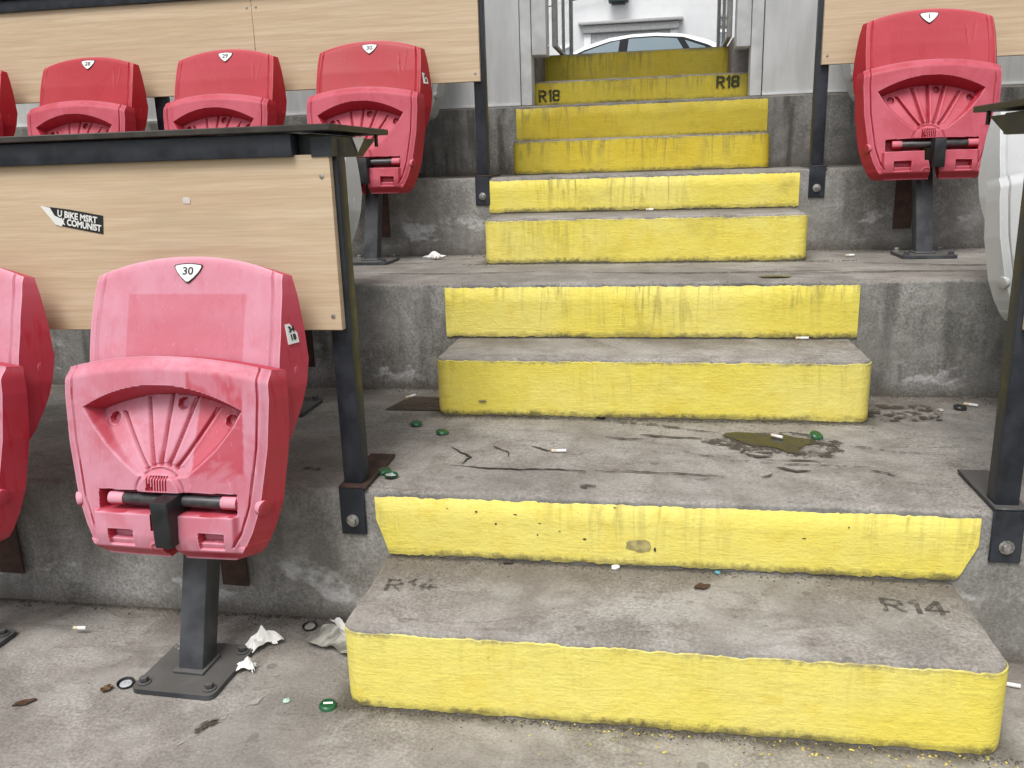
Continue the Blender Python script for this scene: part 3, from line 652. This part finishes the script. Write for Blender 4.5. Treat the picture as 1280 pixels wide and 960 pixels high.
seats = [((-.307, -.297, 0), 1.0, 'pink_back', 'pink_pan', '30', 'bleached pink folding seat numbered 30 on a charcoal post', PINKG),
         ((-.852, -.297, 0), 1.0, 'pink_back', 'pink_pan', '29', 'bleached pink folding seat cut off by the left picture edge', PINKG),
         ((-.436, 1.292, RT[1]), .965, 'red_back', 'red_pan', '30', 'red folding seat numbered 30 beside the aisle, left of the stair', REDG),
         ((-.985, 1.292, RT[1]), .965, 'red_back_rect', 'red_pan', '29', 'red folding seat numbered 29 with a square patch on its back', REDG),
         ((-1.540, 1.292, RT[1]), .965, 'red_back', 'red_pan', '28', 'red folding seat numbered 28 behind the long dark desk rail', REDG),
         ((-2.095, 1.292, RT[1]), .965, 'red_back', 'red_pan', '27', 'dark red folding seat just entering at the left picture edge', REDG),
         ((1.418, 1.292, RT[1]), .965, 'red_back_rect', 'red_pan', '1', 'red folding seat numbered 1 on the right of the stair', REDG),
         ((1.568, .500, RT[0]), .965, 'white', 'white', None, 'pale grey folding seat behind the right desk, at the picture edge', WHITEG),
         ((-.445, .500, RT[0]), .965, 'white', 'white', None, 'pale grey folding seat behind the left desk, its top showing over the board', WHITEG),
         ((-.540, 2.085, RT[2]), .965, 'white', 'white', None, 'grey folding seat in shade under the upper left wood panel', WHITEG),
         ((1.512, 2.085, RT[2]), .965, 'white', 'white', None, 'grey folding seat in shade under the upper right wood panel', WHITEG)]
SEATS = [SEAT0] + [copy_tree(SEAT0) for _ in seats[1:]]
for o, (loc, sc, bmat, pmat, num, lab, grp) in zip(SEATS, seats):
    o.location = loc; o.scale = (sc, sc, sc); tag(o, lab, 'seat', grp)
    dress(o, bmat, pmat, num, side_label='34\n18' if lab.endswith('charcoal post') or 'beside the aisle' in lab else None)
SEATS[0].rotation_euler.z = rad(-1.5)

# ------------------------------------------------------------------ desks with wood front panels
def make_desk(label, xa, xb, end, zt, yr, wood_m, near=True, joints=(), mirror=False):
    """desk standing on a terrace edge: zt terrace level, yr riser plane; xa<xb panel span; `end` = aisle end ('hi' or 'lo')"""
    root = tag(empty('press_desk', ((xa+xb)/2, yr, zt)), label, 'desk', 'press desks with oak fronts')
    L = Vector(root.location)
    def fix(o): o.location = -L; return o
    pz0, pz1 = zt+.338, zt+.6725
    cuts = [xa] + list(joints) + [xb]
    for a, b in zip(cuts[:-1], cuts[1:]):
        p = fix(box('front_panel', a+.0008, b-.0008, yr-.0095, yr+.0085, pz0, pz1, wood_m, root, .0012, 1))
        xs_ = [a+.018, b-.018] if end == 'hi' else [a+.018, b-.018]
        for x in xs_:
            for z in (pz0+.028, pz1-.040): cyl('screw', (x, yr-.0102, z), (0, -1, 0), .0042, .002, M_BOLT, p, 12, .0004)
    e = xb if end == 'hi' else xa; sg = 1 if end == 'hi' else -1
    xl = e - sg*.034 if near else e - sg*.03
    lx0, lx1 = (xl, xl+.042) if end == 'hi' else (xl-.042, xl)
    legs = [(lx0, lx1)] + [((xa if end == 'hi' else xb)*.5+.5*((lx0+lx1)/2)-.02, (xa if end == 'hi' else xb)*.5+.5*((lx0+lx1)/2)+.022)]
    for i, (a, b) in enumerate(legs):
        c = (a+b)/2; lean = Matrix.Identity(4)
        lg = fix(box('leg', a, b, yr+.0105, yr+.056, zt+.006, zt+.704, M_METAL, root, .004, 2))
        br = fix(box('riser_bracket', a-.006, b+.006, yr-.0075, yr-.0005, zt-.098, zt+.008, M_METAL, root, .002, 1))
        fix(box('foot_plate', a-.006, b+.012, yr-.0075, yr+.20, zt+.0035, zt+.0095, M_RUST if i == 0 and end == 'hi' else M_METAL, root, .0015, 1))
        q = cyl_bm((c, yr-.009, zt-.066), (0, -1, 0), .0135, .003, 24, .0006); cyl_bm((c, yr-.014, zt-.066), (0, -1, 0), .0085, .009, 6, .001, None, q)
        link('bolt', bm_mesh('bolt', q), M_BOLT, br, 35)
        # cantilever arm carrying the board: tapered plate with folded edge
        pts = [(c, yr-.012, zt+.668), (c, yr+.155, zt+.668), (c, yr+.245, zt+.704), (c, yr-.012, zt+.704)]
        fix(slab('board_arm', [(x-.021, y, z) for x, y, z in pts], .042, (1, 0, 0), M_METAL, root))
    # front rail: square tube ending short of the aisle
    ra, rb = (xa, e-.068) if end == 'hi' else (e+.068, xb)
    fix(box('front_rail', ra, rb, yr-.022, yr+.022, zt+.6695, zt+.7125, M_METAL, root, .003, 2))
    fix(box('dark_gap_fill', e-.0675 if end == 'hi' else e+.0385, e-.0385 if end == 'hi' else e+.0675, yr+.012, yr+.30, zt+.671, zt+.711, M_BLACK, root, .001, 1))  # added black box that keeps the gap past the rail end dark
    bz = zt+.714; ba, bb = (xa, e+.016) if end == 'hi' else (e-.016, xb)
    fix(box('desk_board', ba, bb, yr-.036, yr+.315, bz, bz+.012, M_BOARD, root, .0015, 1))
    fix(cyl('board_bolt', (e+sg*.004, yr+.262, bz-.012), (0, 0, -1), .004, .026, M_BLACK, root, 10))
    return root, fix
deskL, fixL = make_desk('near left desk with oak front panel carrying a torn black sticker', -2.35, -.030, 'hi', RT[0], RY[0], M_WOOD)
deskR, fixR = make_desk('near right desk whose dark leg stands at the right edge of the lower steps', 1.203, 3.3, 'lo', RT[0], RY[0], M_WOOD)
deskL2, fixL2 = make_desk('upper left desk with two long oak panels behind the red seats', -2.6, -.059, 'hi', RT[2], RY[2], M_WOOD2, False, (-.907,))
deskR2, fixR2 = make_desk('upper right desk with an oak panel behind red seat number 1', 1.1085, 3.4, 'lo', RT[2], RY[2], M_WOOD2, False)
# torn sticker, paper scrap and peeled tape on the near left desk
yp = RY[0]-.0100
fixL(slab('torn_sticker', [(-.607, yp, .8525), (-.518, yp, .8350), (-.5125, yp, .8712), (-.585, yp, .8850), (-.634, yp, .8915)], .0006, (0, -1, 0), M_INK, deskL))
fixL(slab('torn_sticker_backing', [(-.607, yp-.0008, .8522), (-.600, yp-.0008, .862), (-.607, yp-.0008, .868), (-.619, yp-.0008, .8735), (-.627, yp-.0008, .8895), (-.648, yp-.0008, .8935), (-.632, yp-.0008, .872), (-.620, yp-.0008, .8560)], .0005, (0, -1, 0), M_WHITE, deskL))
ex = Vector((.0948, 0, -.0182)); eu = Vector((.17, 0, 1))
fixL(text('sticker_lettering', 'U BIKE MSRT', .0178, frame((-.5695, yp-.0012, .8700), ex, eu), M_WHITE, deskL, .0002, .86, .0006))
fixL(text('sticker_lettering', 'K COMUNIST', .0175, frame((-.5640, yp-.0012, .8540), ex, eu), M_WHITE, deskL, .0002, .84, .0006))
fixL(slab('paper_scrap', [(-.3365, yp, .8915), (-.3225, yp, .8900), (-.3200, yp, .8990), (-.3255, yp, .9030), (-.3360, yp, .9025)], .0005, (0, -1, 0), plain('pinkish_paper', (.66, .58, .56), .9), deskL))
xq = -.030-.034+.042+.0015
fixL(slab('peeled_tape', [(xq, .018, RT[0]+.704), (xq, .045, RT[0]+.676), (xq, .082, RT[0]+.700), (xq, .085, RT[0]+.708)], .0006, (1, 0, 0), M_PAPER, deskL))

# ------------------------------------------------------------------ clad rear wall with a doorway, glazed door leaves, roof
def cladding():
    t = NT('pale_grey_cladding'); P = t.pos(); n = t.noise(t.mp(P, (26, 26, 3.2)), 1, 5, .65); b = t.noise(P, 4, 4)
    c = t.mix(t.rng(n, .3, .7), (.70, .71, .72), (.82, .825, .83)); c = t.mix(t.rng(b, .45, .7, 0, .4), c, (.66, .655, .64))
    return t.out(c, t.rng(n, .3, .7, .32, .55), t.bump(n, .06, .001), 0, .5)
M_CLAD = cladding(); M_TRIM = plain('pale_grey_trim', (.76, .77, .775), .5, var=.1, scale=14); M_JAMB = plain('mauve_grey_jamb', (.22, .19, .185), .6, var=.2)
wall = tag(empty('clad_wall', (.5, 2.33, RT[3])), 'pale grey clad rear wall with a doorway for the stair', 'wall'); WL = Vector(wall.location)
def wbox(name, *a, **k):
    o = box(name, *a, **k); o.location = -WL; return o
yw = RY[3]+.012; zw0 = RT[3]+.002
ztop = 3.75
for a, b in ((-1.70, -.0435), (-3.3, -1.704), (-4.5, -3.304), (1.0085, 2.62), (2.624, 4.2), (4.204, 5.5)):
    wbox('wall_panel', a, b, yw+.006, yw+.05, zw0+.004, ztop, M_CLAD, wall, bev=.003)
wbox('base_rail', -4.5, -.0435, yw-.002, yw+.004, zw0, zw0+.010, M_TRIM, wall, bev=.001); wbox('base_rail', 1.0085, 5.5, yw-.002, yw+.004, zw0, zw0+.010, M_TRIM, wall, bev=.001)
for a, b in ((-.039, .009), (.956, 1.004)):
    wbox('corner_trim', a, b, yw-.004, yw+.10, zw0, ztop, M_TRIM, wall, bev=.003)
for a, b, z in ((.0115, .0765, 1.411), (.8945, .9535, 1.402)):
    wbox('door_post', a, b, yw+.002, yw+.12, z, ztop, M_TRIM, wall, bev=.004)
    wbox('inner_jamb', a-.003, a+.004 if a < .5 else b+.02, yw+.16, yw+.44, SH[4]-.1, 1.46, M_JAMB, wall, bev=.002) if a > .5 else wbox('inner_jamb', a-.03, b-.062, yw+.16, yw+.44, SH[4]-.1, 1.46, M_JAMB, wall, bev=.002)
wbox('door_head', .077, .894, yw+.002, yw+.12, 3.05, ztop, M_TRIM, wall, bev=.004)
wbox('ball_stop', .0775, .086, yw+.03, yw+.05, 1.445, 1.455, M_TRIM, wall, bev=.003)
def glass_mat(name, col=(.9, .95, .95), rough=.02):
    t = NT(name); t.b.inputs['Transmission Weight'].default_value = 1; t.b.inputs['IOR'].default_value = 1.45
    return t.out(col, rough)
M_GLASS = glass_mat('door_glass'); M_FRAME = plain('grey_brown_frame', (.46, .44, .42), .5, var=.15)
for lab, x0, x1 in (('glazed door leaf folded open on the left of the doorway', .083, .103), ('glazed door leaf folded open on the right of the doorway', .868, .888)):
    d = tag(empty('door_leaf', ((x0+x1)/2, 2.46, 1.47)), lab, 'door', 'open glazed door leaves'); DL = Vector(d.location)
    def db(name, *a, **k):
        o = box(name, *a, **k); o.location = -DL; return o
    db('stile', x0, x1, 2.50, 2.58, 1.462, 3.03, M_FRAME, d, bev=.003); db('stile', x0, x1, 3.24, 3.32, 1.462, 3.03, M_FRAME, d, bev=.003)
    db('stile', x0, x1, 2.87, 2.89, 1.480, 2.95, M_FRAME, d, bev=.003)
    db('rail', x0, x1, 2.582, 3.238, 1.462, 1.478, M_FRAME, d, bev=.003); db('rail', x0, x1, 2.582, 3.238, 2.955, 3.03, M_FRAME, d, bev=.003)
    xm = (x0+x1)/2
    db('pane', xm-.003, xm+.003, 2.582, 2.858, 1.480, 2.953, M_GLASS, d, bev=0); db('pane', xm-.003, xm+.003, 2.902, 3.238, 1.480, 2.953, M_GLASS, d, bev=0)
    db('handle', x0-.02 if x0 > .5 else x1, x0 if x0 > .5 else x1+.02, 3.262, 3.292, 2.15, 2.45, M_TRIM, d, bev=.005)
roof = tag(empty('stand_roof', (.5, 1, 3.8)), 'roof over the upper rows of the stand', 'roof')
ro = box('roof_deck', -4.5, 5.5, .95, 2.75, 3.76, 3.84, plain('roof_sheet', (.6, .6, .59), .7), roof, .004); ro.location = -Vector(roof.location)
for i in range(5):
    r_ = box('roof_beam', -4.2+i*2.35, -4.08+i*2.35, 1.0, 2.6, 3.56, 3.758, M_METAL, roof, .004); r_.location = -Vector(roof.location)

# ------------------------------------------------------------------ beyond the doorway: parked car and white house
def make_car(x, y, z):
    root = tag(empty('parked_car', (x, y, z)), 'white saloon car parked across the doorway, only its roof and windows showing', 'car')
    paint = plain('white_car_paint', (.78, .79, .80), .25, var=.03); blk = plain('black_car_trim', (.015, .016, .02), .6, spec=.1); glass = plain('tinted_window_glass', (.10, .155, .185), .35, var=.12, scale=2, spec=.2)
    rub = plain('tyre_rubber', (.02, .02, .02), .85); rim = plain('alloy_rim', (.5, .5, .52), .35, .8)
    # lower body: side profile lofted across the width with tumblehome
    low = [(-2.2, .35), (-2.24, .55), (-2.15, .78), (-1.35, .92), (-1.0, .97), (1.25, 1.0), (1.95, 1.0), (2.2, .92), (2.22, .6), (2.15, .33), (1.75, .2), (-1.8, .2)]
    V = []; ws = (-.86, -.885, -.885, -.80, .80, .885, .885, .86)
    n = len(low); secs = []
    for j, w in enumerate((-.80, -.88, -.70, .70, .88, .80)):
        pass
    def loft(profile, widths, name, mat, par):
        V = []; n = len(profile)
        for sgn in (-1, 1):
            for (px, pz) in profile: V.append((px, sgn*np.interp(pz, *widths), pz))
        F = [tuple(range(n)), tuple(reversed(range(n, 2*n)))] + [(i, n+i, n+(i+1) % n, (i+1) % n) for i in range(n)]
        me = mesh(name, V, F); b = bmesh.new(); b.from_mesh(me); bmesh.ops.recalc_face_normals(b, faces=b.faces[:])
        bmesh.ops.bevel(b, geom=[e for e in b.edges if abs(e.verts[0].co.y-e.verts[1].co.y) < .15], offset=.045, segments=3, profile=.5, affect='EDGES'); b.to_mesh(me); b.free()
        return link(name, me, mat, par, 40)
    wd = ([.2, .6, .95, 1.0, 1.48], [.84, .89, .86, .80, .56])
    loft(low, wd, 'body', paint, root)
    arch = [(-1.28, .93), (-.95, 1.12), (-.55, 1.30), (-.15, 1.415), (.2, 1.455), (.6, 1.46), (1.0, 1.425), (1.35, 1.33), (1.85, 1.10), (2.0, .98)]
    cab = loft(arch, wd, 'cabin', paint, root)
    def side_pane(name, pts, s, mat, par, off=.012):
        V = [(px, s*(np.interp(pz, *wd)+off), pz) for px, pz in pts]
        return slab(name, V if s < 0 else V[::-1], .012, (0, s, 0), mat, par)
    for s in (-1, 1):
        side_pane('window_surround', [(-1.12, 1.005), (1.72, 1.035), (1.40, 1.225), (1.02, 1.365), (.58, 1.405), (.2, 1.40), (-.15, 1.352), (-.55, 1.235), (-.92, 1.07)], s, blk, root, .002)
        a = side_pane('window', [(-1.0, 1.02), (-.02, 1.03), (.02, 1.36), (-.16, 1.325), (-.53, 1.21), (-.86, 1.065)], s, glass, root, .016)
        side_pane('window', [(.12, 1.03), (1.10, 1.04), (.92, 1.345), (.58, 1.38), (.2, 1.375), (.16, 1.37)], s, glass, root, .016)
        side_pane('window', [(1.20, 1.045), (1.58, 1.055), (1.34, 1.20), (1.04, 1.315)], s, glass, root, .016)
        box('mirror', -1.02, -.84, s*.93-.06, s*.93+.06, .98, 1.10, paint, root, .03, 3)
        for wx in (-1.42, 1.38):
            w = cyl('wheel', (wx, s*.80, .33), (0, 1, 0), .325, .20, rub, root, 32, .03); cyl('rim', (wx, s*.895, .33), (0, 1, 0), .21, .03, rim, w, 24, .01)
        box('door_handle', .32, .48, s*.885-.02, s*.885+.02, .83, .86, paint, root, .008); box('door_handle', 1.22, 1.38, s*.875-.02, s*.875+.02, .84, .87, paint, root, .008)
        box('headlight', -2.22, -2.0, s*.66-.14, s*.66+.14, .62, .74, glass, root, .03, 3)
    box('windscreen', -.9, -.85, -.5, .5, 1.10, 1.15, glass, root, .01)
    return root
make_car(-.10, 13.7, 1.4545)
hs_ = tag(empty('white_house', (0, 17, 1.4545)), 'white rendered house across the street behind the car', 'house'); HL = Vector(hs_.location)
M_REND = plain('white_render', (.80, .81, .82), .85, var=.03, scale=6, bump=.1); M_STONE = plain('grey_stone_trim', (.42, .42, .42), .8, var=.15)
def hb(name, *a, par=hs_, **k):
    o = box(name, *a, par, **k)
    o.location = -HL if par is hs_ else (0, 0, 0); return o
hb('wall', -9, 9, 16.0, 22, 1.40, 8.5, M_REND, bev=.02)
hb('roof', -9.4, 9.4, 15.6, 22.4, 8.502, 8.8, M_STONE, bev=.02)
hb('lintel', -.92, .90, 15.86, 15.998, 3.33, 3.47, M_STONE, bev=.02); hb('lintel_ledge', -1.0, .98, 15.80, 15.998, 3.472, 3.53, M_STONE, bev=.015)
hb('door_frame', -.90, -.76, 15.92, 15.998, 1.47, 3.328, M_REND, bev=.01); hb('door_frame', .74, .88, 15.92, 15.998, 1.47, 3.328, M_REND, bev=.01)
hb('garage_door', -.758, .738, 15.96, 15.998, 1.47, 3.328, plain('pale_grey_door', (.56, .57, .58), .6), bev=.005)
for xx in (-5.5, 4.2):
    hb('window', xx, xx+1.2, 15.95, 15.998, 2.6, 4.1, plain('house_window_glass', (.08, .1, .12), .1), bev=.01); hb('sill', xx-.1, xx+1.3, 15.85, 15.998, 2.5, 2.598, M_STONE, bev=.01)
lamp = tag(empty('wall_lamp', (-.23, 15.9, 3.85)), 'small dark lantern on the white house wall', 'lamp')
box('lamp_body', -.19, .19, -.16, .02, -.02, .26, plain('dark_green_metal', (.03, .05, .045), .5), lamp, .03, 3); box('lamp_back', -.10, .10, .022, .095, .02, .22, M_BLACK, lamp, .01); box('lamp_foot', -.13, .13, -.13, 0, -.05, -.022, M_BLACK, lamp, .008)
cb = link('overhead_cable', bm_mesh('overhead_cable', cyl_bm((-1.2, 15.9, 3.92), (1.6, 0, .28), .012, 1.5, 8)), M_BLACK); tag(cb, 'thin dark cable running up the white house wall', 'cable')

# ------------------------------------------------------------------ litter
def crumple(name, loc, r, seed, label, mat=M_PAPER, flatz=.5, cat='tissue', grp=None, el=(1, 1)):
    """small irregular lump"""
    g = np.random.default_rng(seed); b = bmesh.new(); bmesh.ops.create_icosphere(b, subdivisions=2, radius=1)
    for v in b.verts:
        q = v.co*g.uniform(.65, 1.05); v.co = Vector((q.x*r*el[0], q.y*r*el[1], max(q.z*r*flatz+r*flatz*.5, 0)))
    o = link(name, bm_mesh(name, b), mat, None, 20); o.location = loc; return tag(o, label, cat, grp)
def tissue(loc, lx, ly, h, seed, label, rz=0):
    """a sheet of tissue, creased, folded over itself and torn at the rim"""
    g = np.random.default_rng(seed); n = 44; V = []
    K = g.normal(0, 1, (14, 2)); K /= np.linalg.norm(K, axis=1)[:, None]; ph = g.uniform(-1, 1, 14); am = g.uniform(.25, 1, 14)
    for i in range(n):
        for j in range(n):
            a, b = i/(n-1)*2-1, j/(n-1)*2-1; R = math.hypot(a, b); t = math.atan2(b, a)
            rim = 1 + .16*math.sin(3*t+seed) + .10*math.sin(7*t+2*seed) + .05*math.sin(15*t)
            cr = sum(am[k]*abs(((K[k, 0]*a+K[k, 1]*b)*1.6+ph[k]) % 1.0 - .5) for k in range(14))/3.4
            px = a*rim*(.62+.38*math.cos(b*2.2+seed)); py = b*rim*(.66+.34*math.cos(a*2.6+seed*2))
            V.append((px*lx, py*ly, h*(max(0, 1.05-R*.72)*(.35+.9*cr) + .10*cr)))
    zm = min(v[2] for v in V); V = [(x, y, z-zm+.001) for x, y, z in V]
    F = [(i*n+j, (i+1)*n+j, (i+1)*n+j+1, i*n+j+1) for i in range(n-1) for j in range(n-1) if (i/(n-1)*2-1)**2+(j/(n-1)*2-1)**2 < 1.25+.3*math.sin(i*.9+seed)*math.sin(j*.8)]
    me = clean(mesh('crumpled_tissue', V, F)); b = bmesh.new(); b.from_mesh(me); bmesh.ops.solidify(b, geom=b.faces[:], thickness=.0007); b.to_mesh(me); b.free()
    o = link('crumpled_tissue', me, M_PAPER, None, 28); o.location = loc; o.rotation_euler.z = rad(rz); return tag(o, label, 'tissue', 'white paper litter')
tissue((-.2145, -.200, .001), .040, .034, .040, 1, 'larger crumpled white tissue behind the base plate of seat 30', 20)
tissue((-.203, -.288, .001), .030, .026, .030, 4, 'smaller crumpled white tissue beside the base plate of seat 30', 70)
tissue((-.222, 1.36, RT[1]+.002), .036, .020, .026, 6, 'crumpled white paper on the terrace left of the third step', 10)
def cap(loc, tilt, rz, label, col, liner=None, up=True, mark=False):
    root = tag(empty('bottle_cap', loc), label, 'bottle cap', 'dropped bottle caps'); root.rotation_euler = (rad(tilt[0]), rad(tilt[1]), rad(rz))
    n = 42; V = []; F = []
    prof = [(.0122, .0062), (.0146, .0048), (.0158, .0010), (.0162, 0)]
    for j, (r, z) in enumerate(prof):
        for i in range(n):
            rr = r*(1+(.035*j/3)*math.cos(i*2*math.pi/n*21)); V.append((rr*math.cos(i*2*math.pi/n), rr*math.sin(i*2*math.pi/n), z if up else .0062-z))
    F = [(j*n+i, j*n+(i+1) % n, (j+1)*n+(i+1) % n, (j+1)*n+i) for j in range(3) for i in range(n)] + [tuple(range(n))]
    link('crown', mesh('crown', V, F), col, root, 50)
    if not up: cyl('liner', (0, 0, .0022), (0, 0, 1), .0112, .0012, liner or M_WHITE, root, 24)
    if mark: box('printed_band', -.0085, .0085, -.0018, .0030, .0063, .0067, M_WHITE, root, 0)
    return root
GREEN = plain('green_enamel', (.012, .095, .035), .3, var=.2, spec=.6); CAPB = plain('black_enamel', (.02, .022, .022), .35); LIN = plain('silver_liner', (.62, .66, .68), .3, .3)
cap((-.418, -.366, .002), (4, 3), 10, 'black bottle cap lying liner-up left of the base plate of seat 30', CAPB, LIN, False)
cap((-.1445, -.125, .002), (3, -4), 40, 'dark bottle cap upturned on the floor near the lowest step corner', CAPB, plain('dull_liner', (.30, .29, .26), .6), False)
cap((-.004, -.381, .002), (6, 6), 20, 'green bottle cap on the floor before the corner of the lowest step', GREEN, None, True, True)
cap((-.004, .018, RT[0]+.004), (5, 0), 0, 'green bottle cap lying on its rim near the left desk leg', GREEN)
cap((.018, -.008, RT[0]+.004), (4, 5), 70, 'green bottle cap with silver liner up near the left desk leg', GREEN, LIN, False)
cap((.055, .300, RT[0]+.004), (3, 4), 30, 'green bottle cap on the terrace left of the second step', GREEN)
cap((-.030, .365, RT[0]+.004), (3, -4), 130, 'green bottle cap furthest back beside the brown floor patch', GREEN)
cap((.948, .333, RT[0]+.006), (25, 10), 30, 'green bottle cap at the edge of the mossy puddle', GREEN)
cap((1.345, .600, RT[0]+.004), (4, 4), 30, 'black bottle cap on the terrace right of the second step', CAPB)
def butt(loc, rz, label, L=.036, grp='dropped cigarette ends'):
    root = tag(empty('cigarette_end', loc, rad(rz)), label, 'cigarette end', grp)
    cyl('paper', (0, 0, .004), (1, 0, 0), .0038, L*.6, M_WHITE, root, 12, .0006); cyl('filter', (-L*.46, 0, .004), (1, 0, 0), .0039, L*.36, plain('filter_tip', (.72, .62, .46), .9), root, 12, .0006)
butt((.365, .184, RT[0]+.0015), 8, 'white cigarette end lying on the middle of the terrace')
butt((-.115, .625, RT[0]+.0025), 55, 'cigarette end beside the brown patch left of the second step')
butt((1.385, .625, RT[0]+.0015), -30, 'cigarette end against the terrace wall right of the second step')
butt((.972, RY[1]-.016, SH[1]+.0015), 2, 'cigarette end on the second step tread against the yellow riser')
butt((.862, .318, RT[0]+.003), -35, 'cigarette end lying in the mossy puddle', .030)
butt((1.222, -.172, .0015), -12, 'white cigarette end on the floor right of the lowest step')
butt((1.20, 1.29, RT[1]+.0015), 15, 'cigarette end near the foot of red seat number 1', .03)
butt((.55, RY[2]-.02, SH[2]+.001), 3, 'tiny cigarette end on the third step tread', .028)
butt((-.625, -.205, .0115), 4, 'cigarette end on the base plate at the left picture edge', .03)
# flattened drink carton / wrapper by the lowest step
def wrapper():
    t = NT('grey_printed_wrapper'); O = t.obj(); n = t.noise(t.mp(O, (30, 8, 8)), 1.6, 4)
    c = t.mix(t.rng(n, .38, .62), (.50, .49, .44), (.20, .20, .18)); return t.out(c, .5, t.bump(n, .3, .004))
def leafy(name, loc, lx, ly, seed, mat, label, cat, rz=0, curl=.25, lift=.002, pinch=.0):
    g = np.random.default_rng(seed); nx, ny = 18, 10; V = []
    for i in range(nx):
        for j in range(ny):
            a, b = i/(nx-1)*2-1, j/(ny-1)*2-1; w = (1-pinch*abs(a)**1.6)
            V.append((a*lx*(1+.06*math.sin(b*5+seed)), b*ly*w*(1+.1*math.sin(a*4+seed)), lift+curl*ly*(b*b*.5+.25*math.sin(a*3+seed)**2+.12*math.sin(a*9+b*7))))
    zmin = min(v[2] for v in V); V = [(x, y, z-zmin+.0012) for x, y, z in V]
    F = [(i*ny+j, (i+1)*ny+j, (i+1)*ny+j+1, i*ny+j+1) for i in range(nx-1) for j in range(ny-1)]
    me = mesh(name, V, F); b = bmesh.new(); b.from_mesh(me); bmesh.ops.solidify(b, geom=b.faces[:], thickness=.0006); b.to_mesh(me); b.free()
    o = link(name, me, mat, None, 60); o.location = loc; o.rotation_euler.z = rad(rz); return tag(o, label, cat)
leafy('crushed_wrapper', (-.063, -.178, .001), .058, .034, 4, wrapper(), 'flattened grey paper wrapper against the corner of the lowest step', 'wrapper', -18, .5)
leafy('paper_strip', (-.070, -.128, .004), .046, .009, 6, M_PAPER, 'narrow white paper strip lying behind the flattened wrapper', 'paper', -48, .9)
M_LEAF = plain('dead_brown_leaf', (.075, .035, .016), .8, var=.4, scale=60)
leafy('dead_leaf', (.668, -.156, SH[0]+.001), .016, .010, 8, M_LEAF, 'dead brown leaf in the middle of the lowest step tread', 'leaf', 20, .5, pinch=.9)
leafy('dead_leaf', (-.575, -.443, .001), .020, .008, 9, M_LEAF, 'dark dead leaf on the floor left of seat 30', 'leaf', 35, .5, pinch=.95)
leafy('dead_leaf', (-.445, -.385, .001), .011, .009, 10, plain('torn_brown_leaf', (.13, .075, .03), .8, var=.5, scale=80), 'torn brown leaf scrap beside the black bottle cap', 'leaf', 70, .8, pinch=.6)
leafy('dead_leaf', (.435, .455, RT[0]+.001), .014, .008, 11, plain('black_leaf', (.02, .016, .012), .8), 'black rotten leaf at the foot of the second step', 'leaf', -30, .9, pinch=.8)
leafy('dead_leaf', (.285, -.096, SH[0]+.001), .010, .004, 12, plain('black_twig', (.03, .024, .02), .8), 'small dark twig at the back of the lowest tread', 'twig', 10, .8, pinch=.6)
crumple('paper_crumb', (.502, -.092, SH[0]+.0005), .010, 14, 'small white crumb on the lowest tread below the bare paint chip', M_PAPER, .5, 'crumb')
crumple('glass_shard', (-.087, -.375, .0005), .008, 15, 'small pale green glass shard on the floor', plain('pale_green_glass', (.45, .62, .52), .15), .5, 'shard')
crumple('paper_crumb', (-.42, 2.02-.46, RT[2]+.001), .013, 16, 'tiny white crumb on the upper terrace left of the stair', M_PAPER, .7, 'crumb')
crumple('pebble', (1.292, .578, RT[0]+.001), .009, 17, 'small pale pebble on the terrace right of the second step', plain('pale_pebble', (.45, .40, .36), .8), .6, 'pebble')
crumple('blue_crumb', (.700, -.090, SH[0]+.0005), .007, 18, 'tiny blue plastic crumb under the lower yellow riser', plain('blue_plastic', (.10, .32, .42), .5), .4, 'crumb')
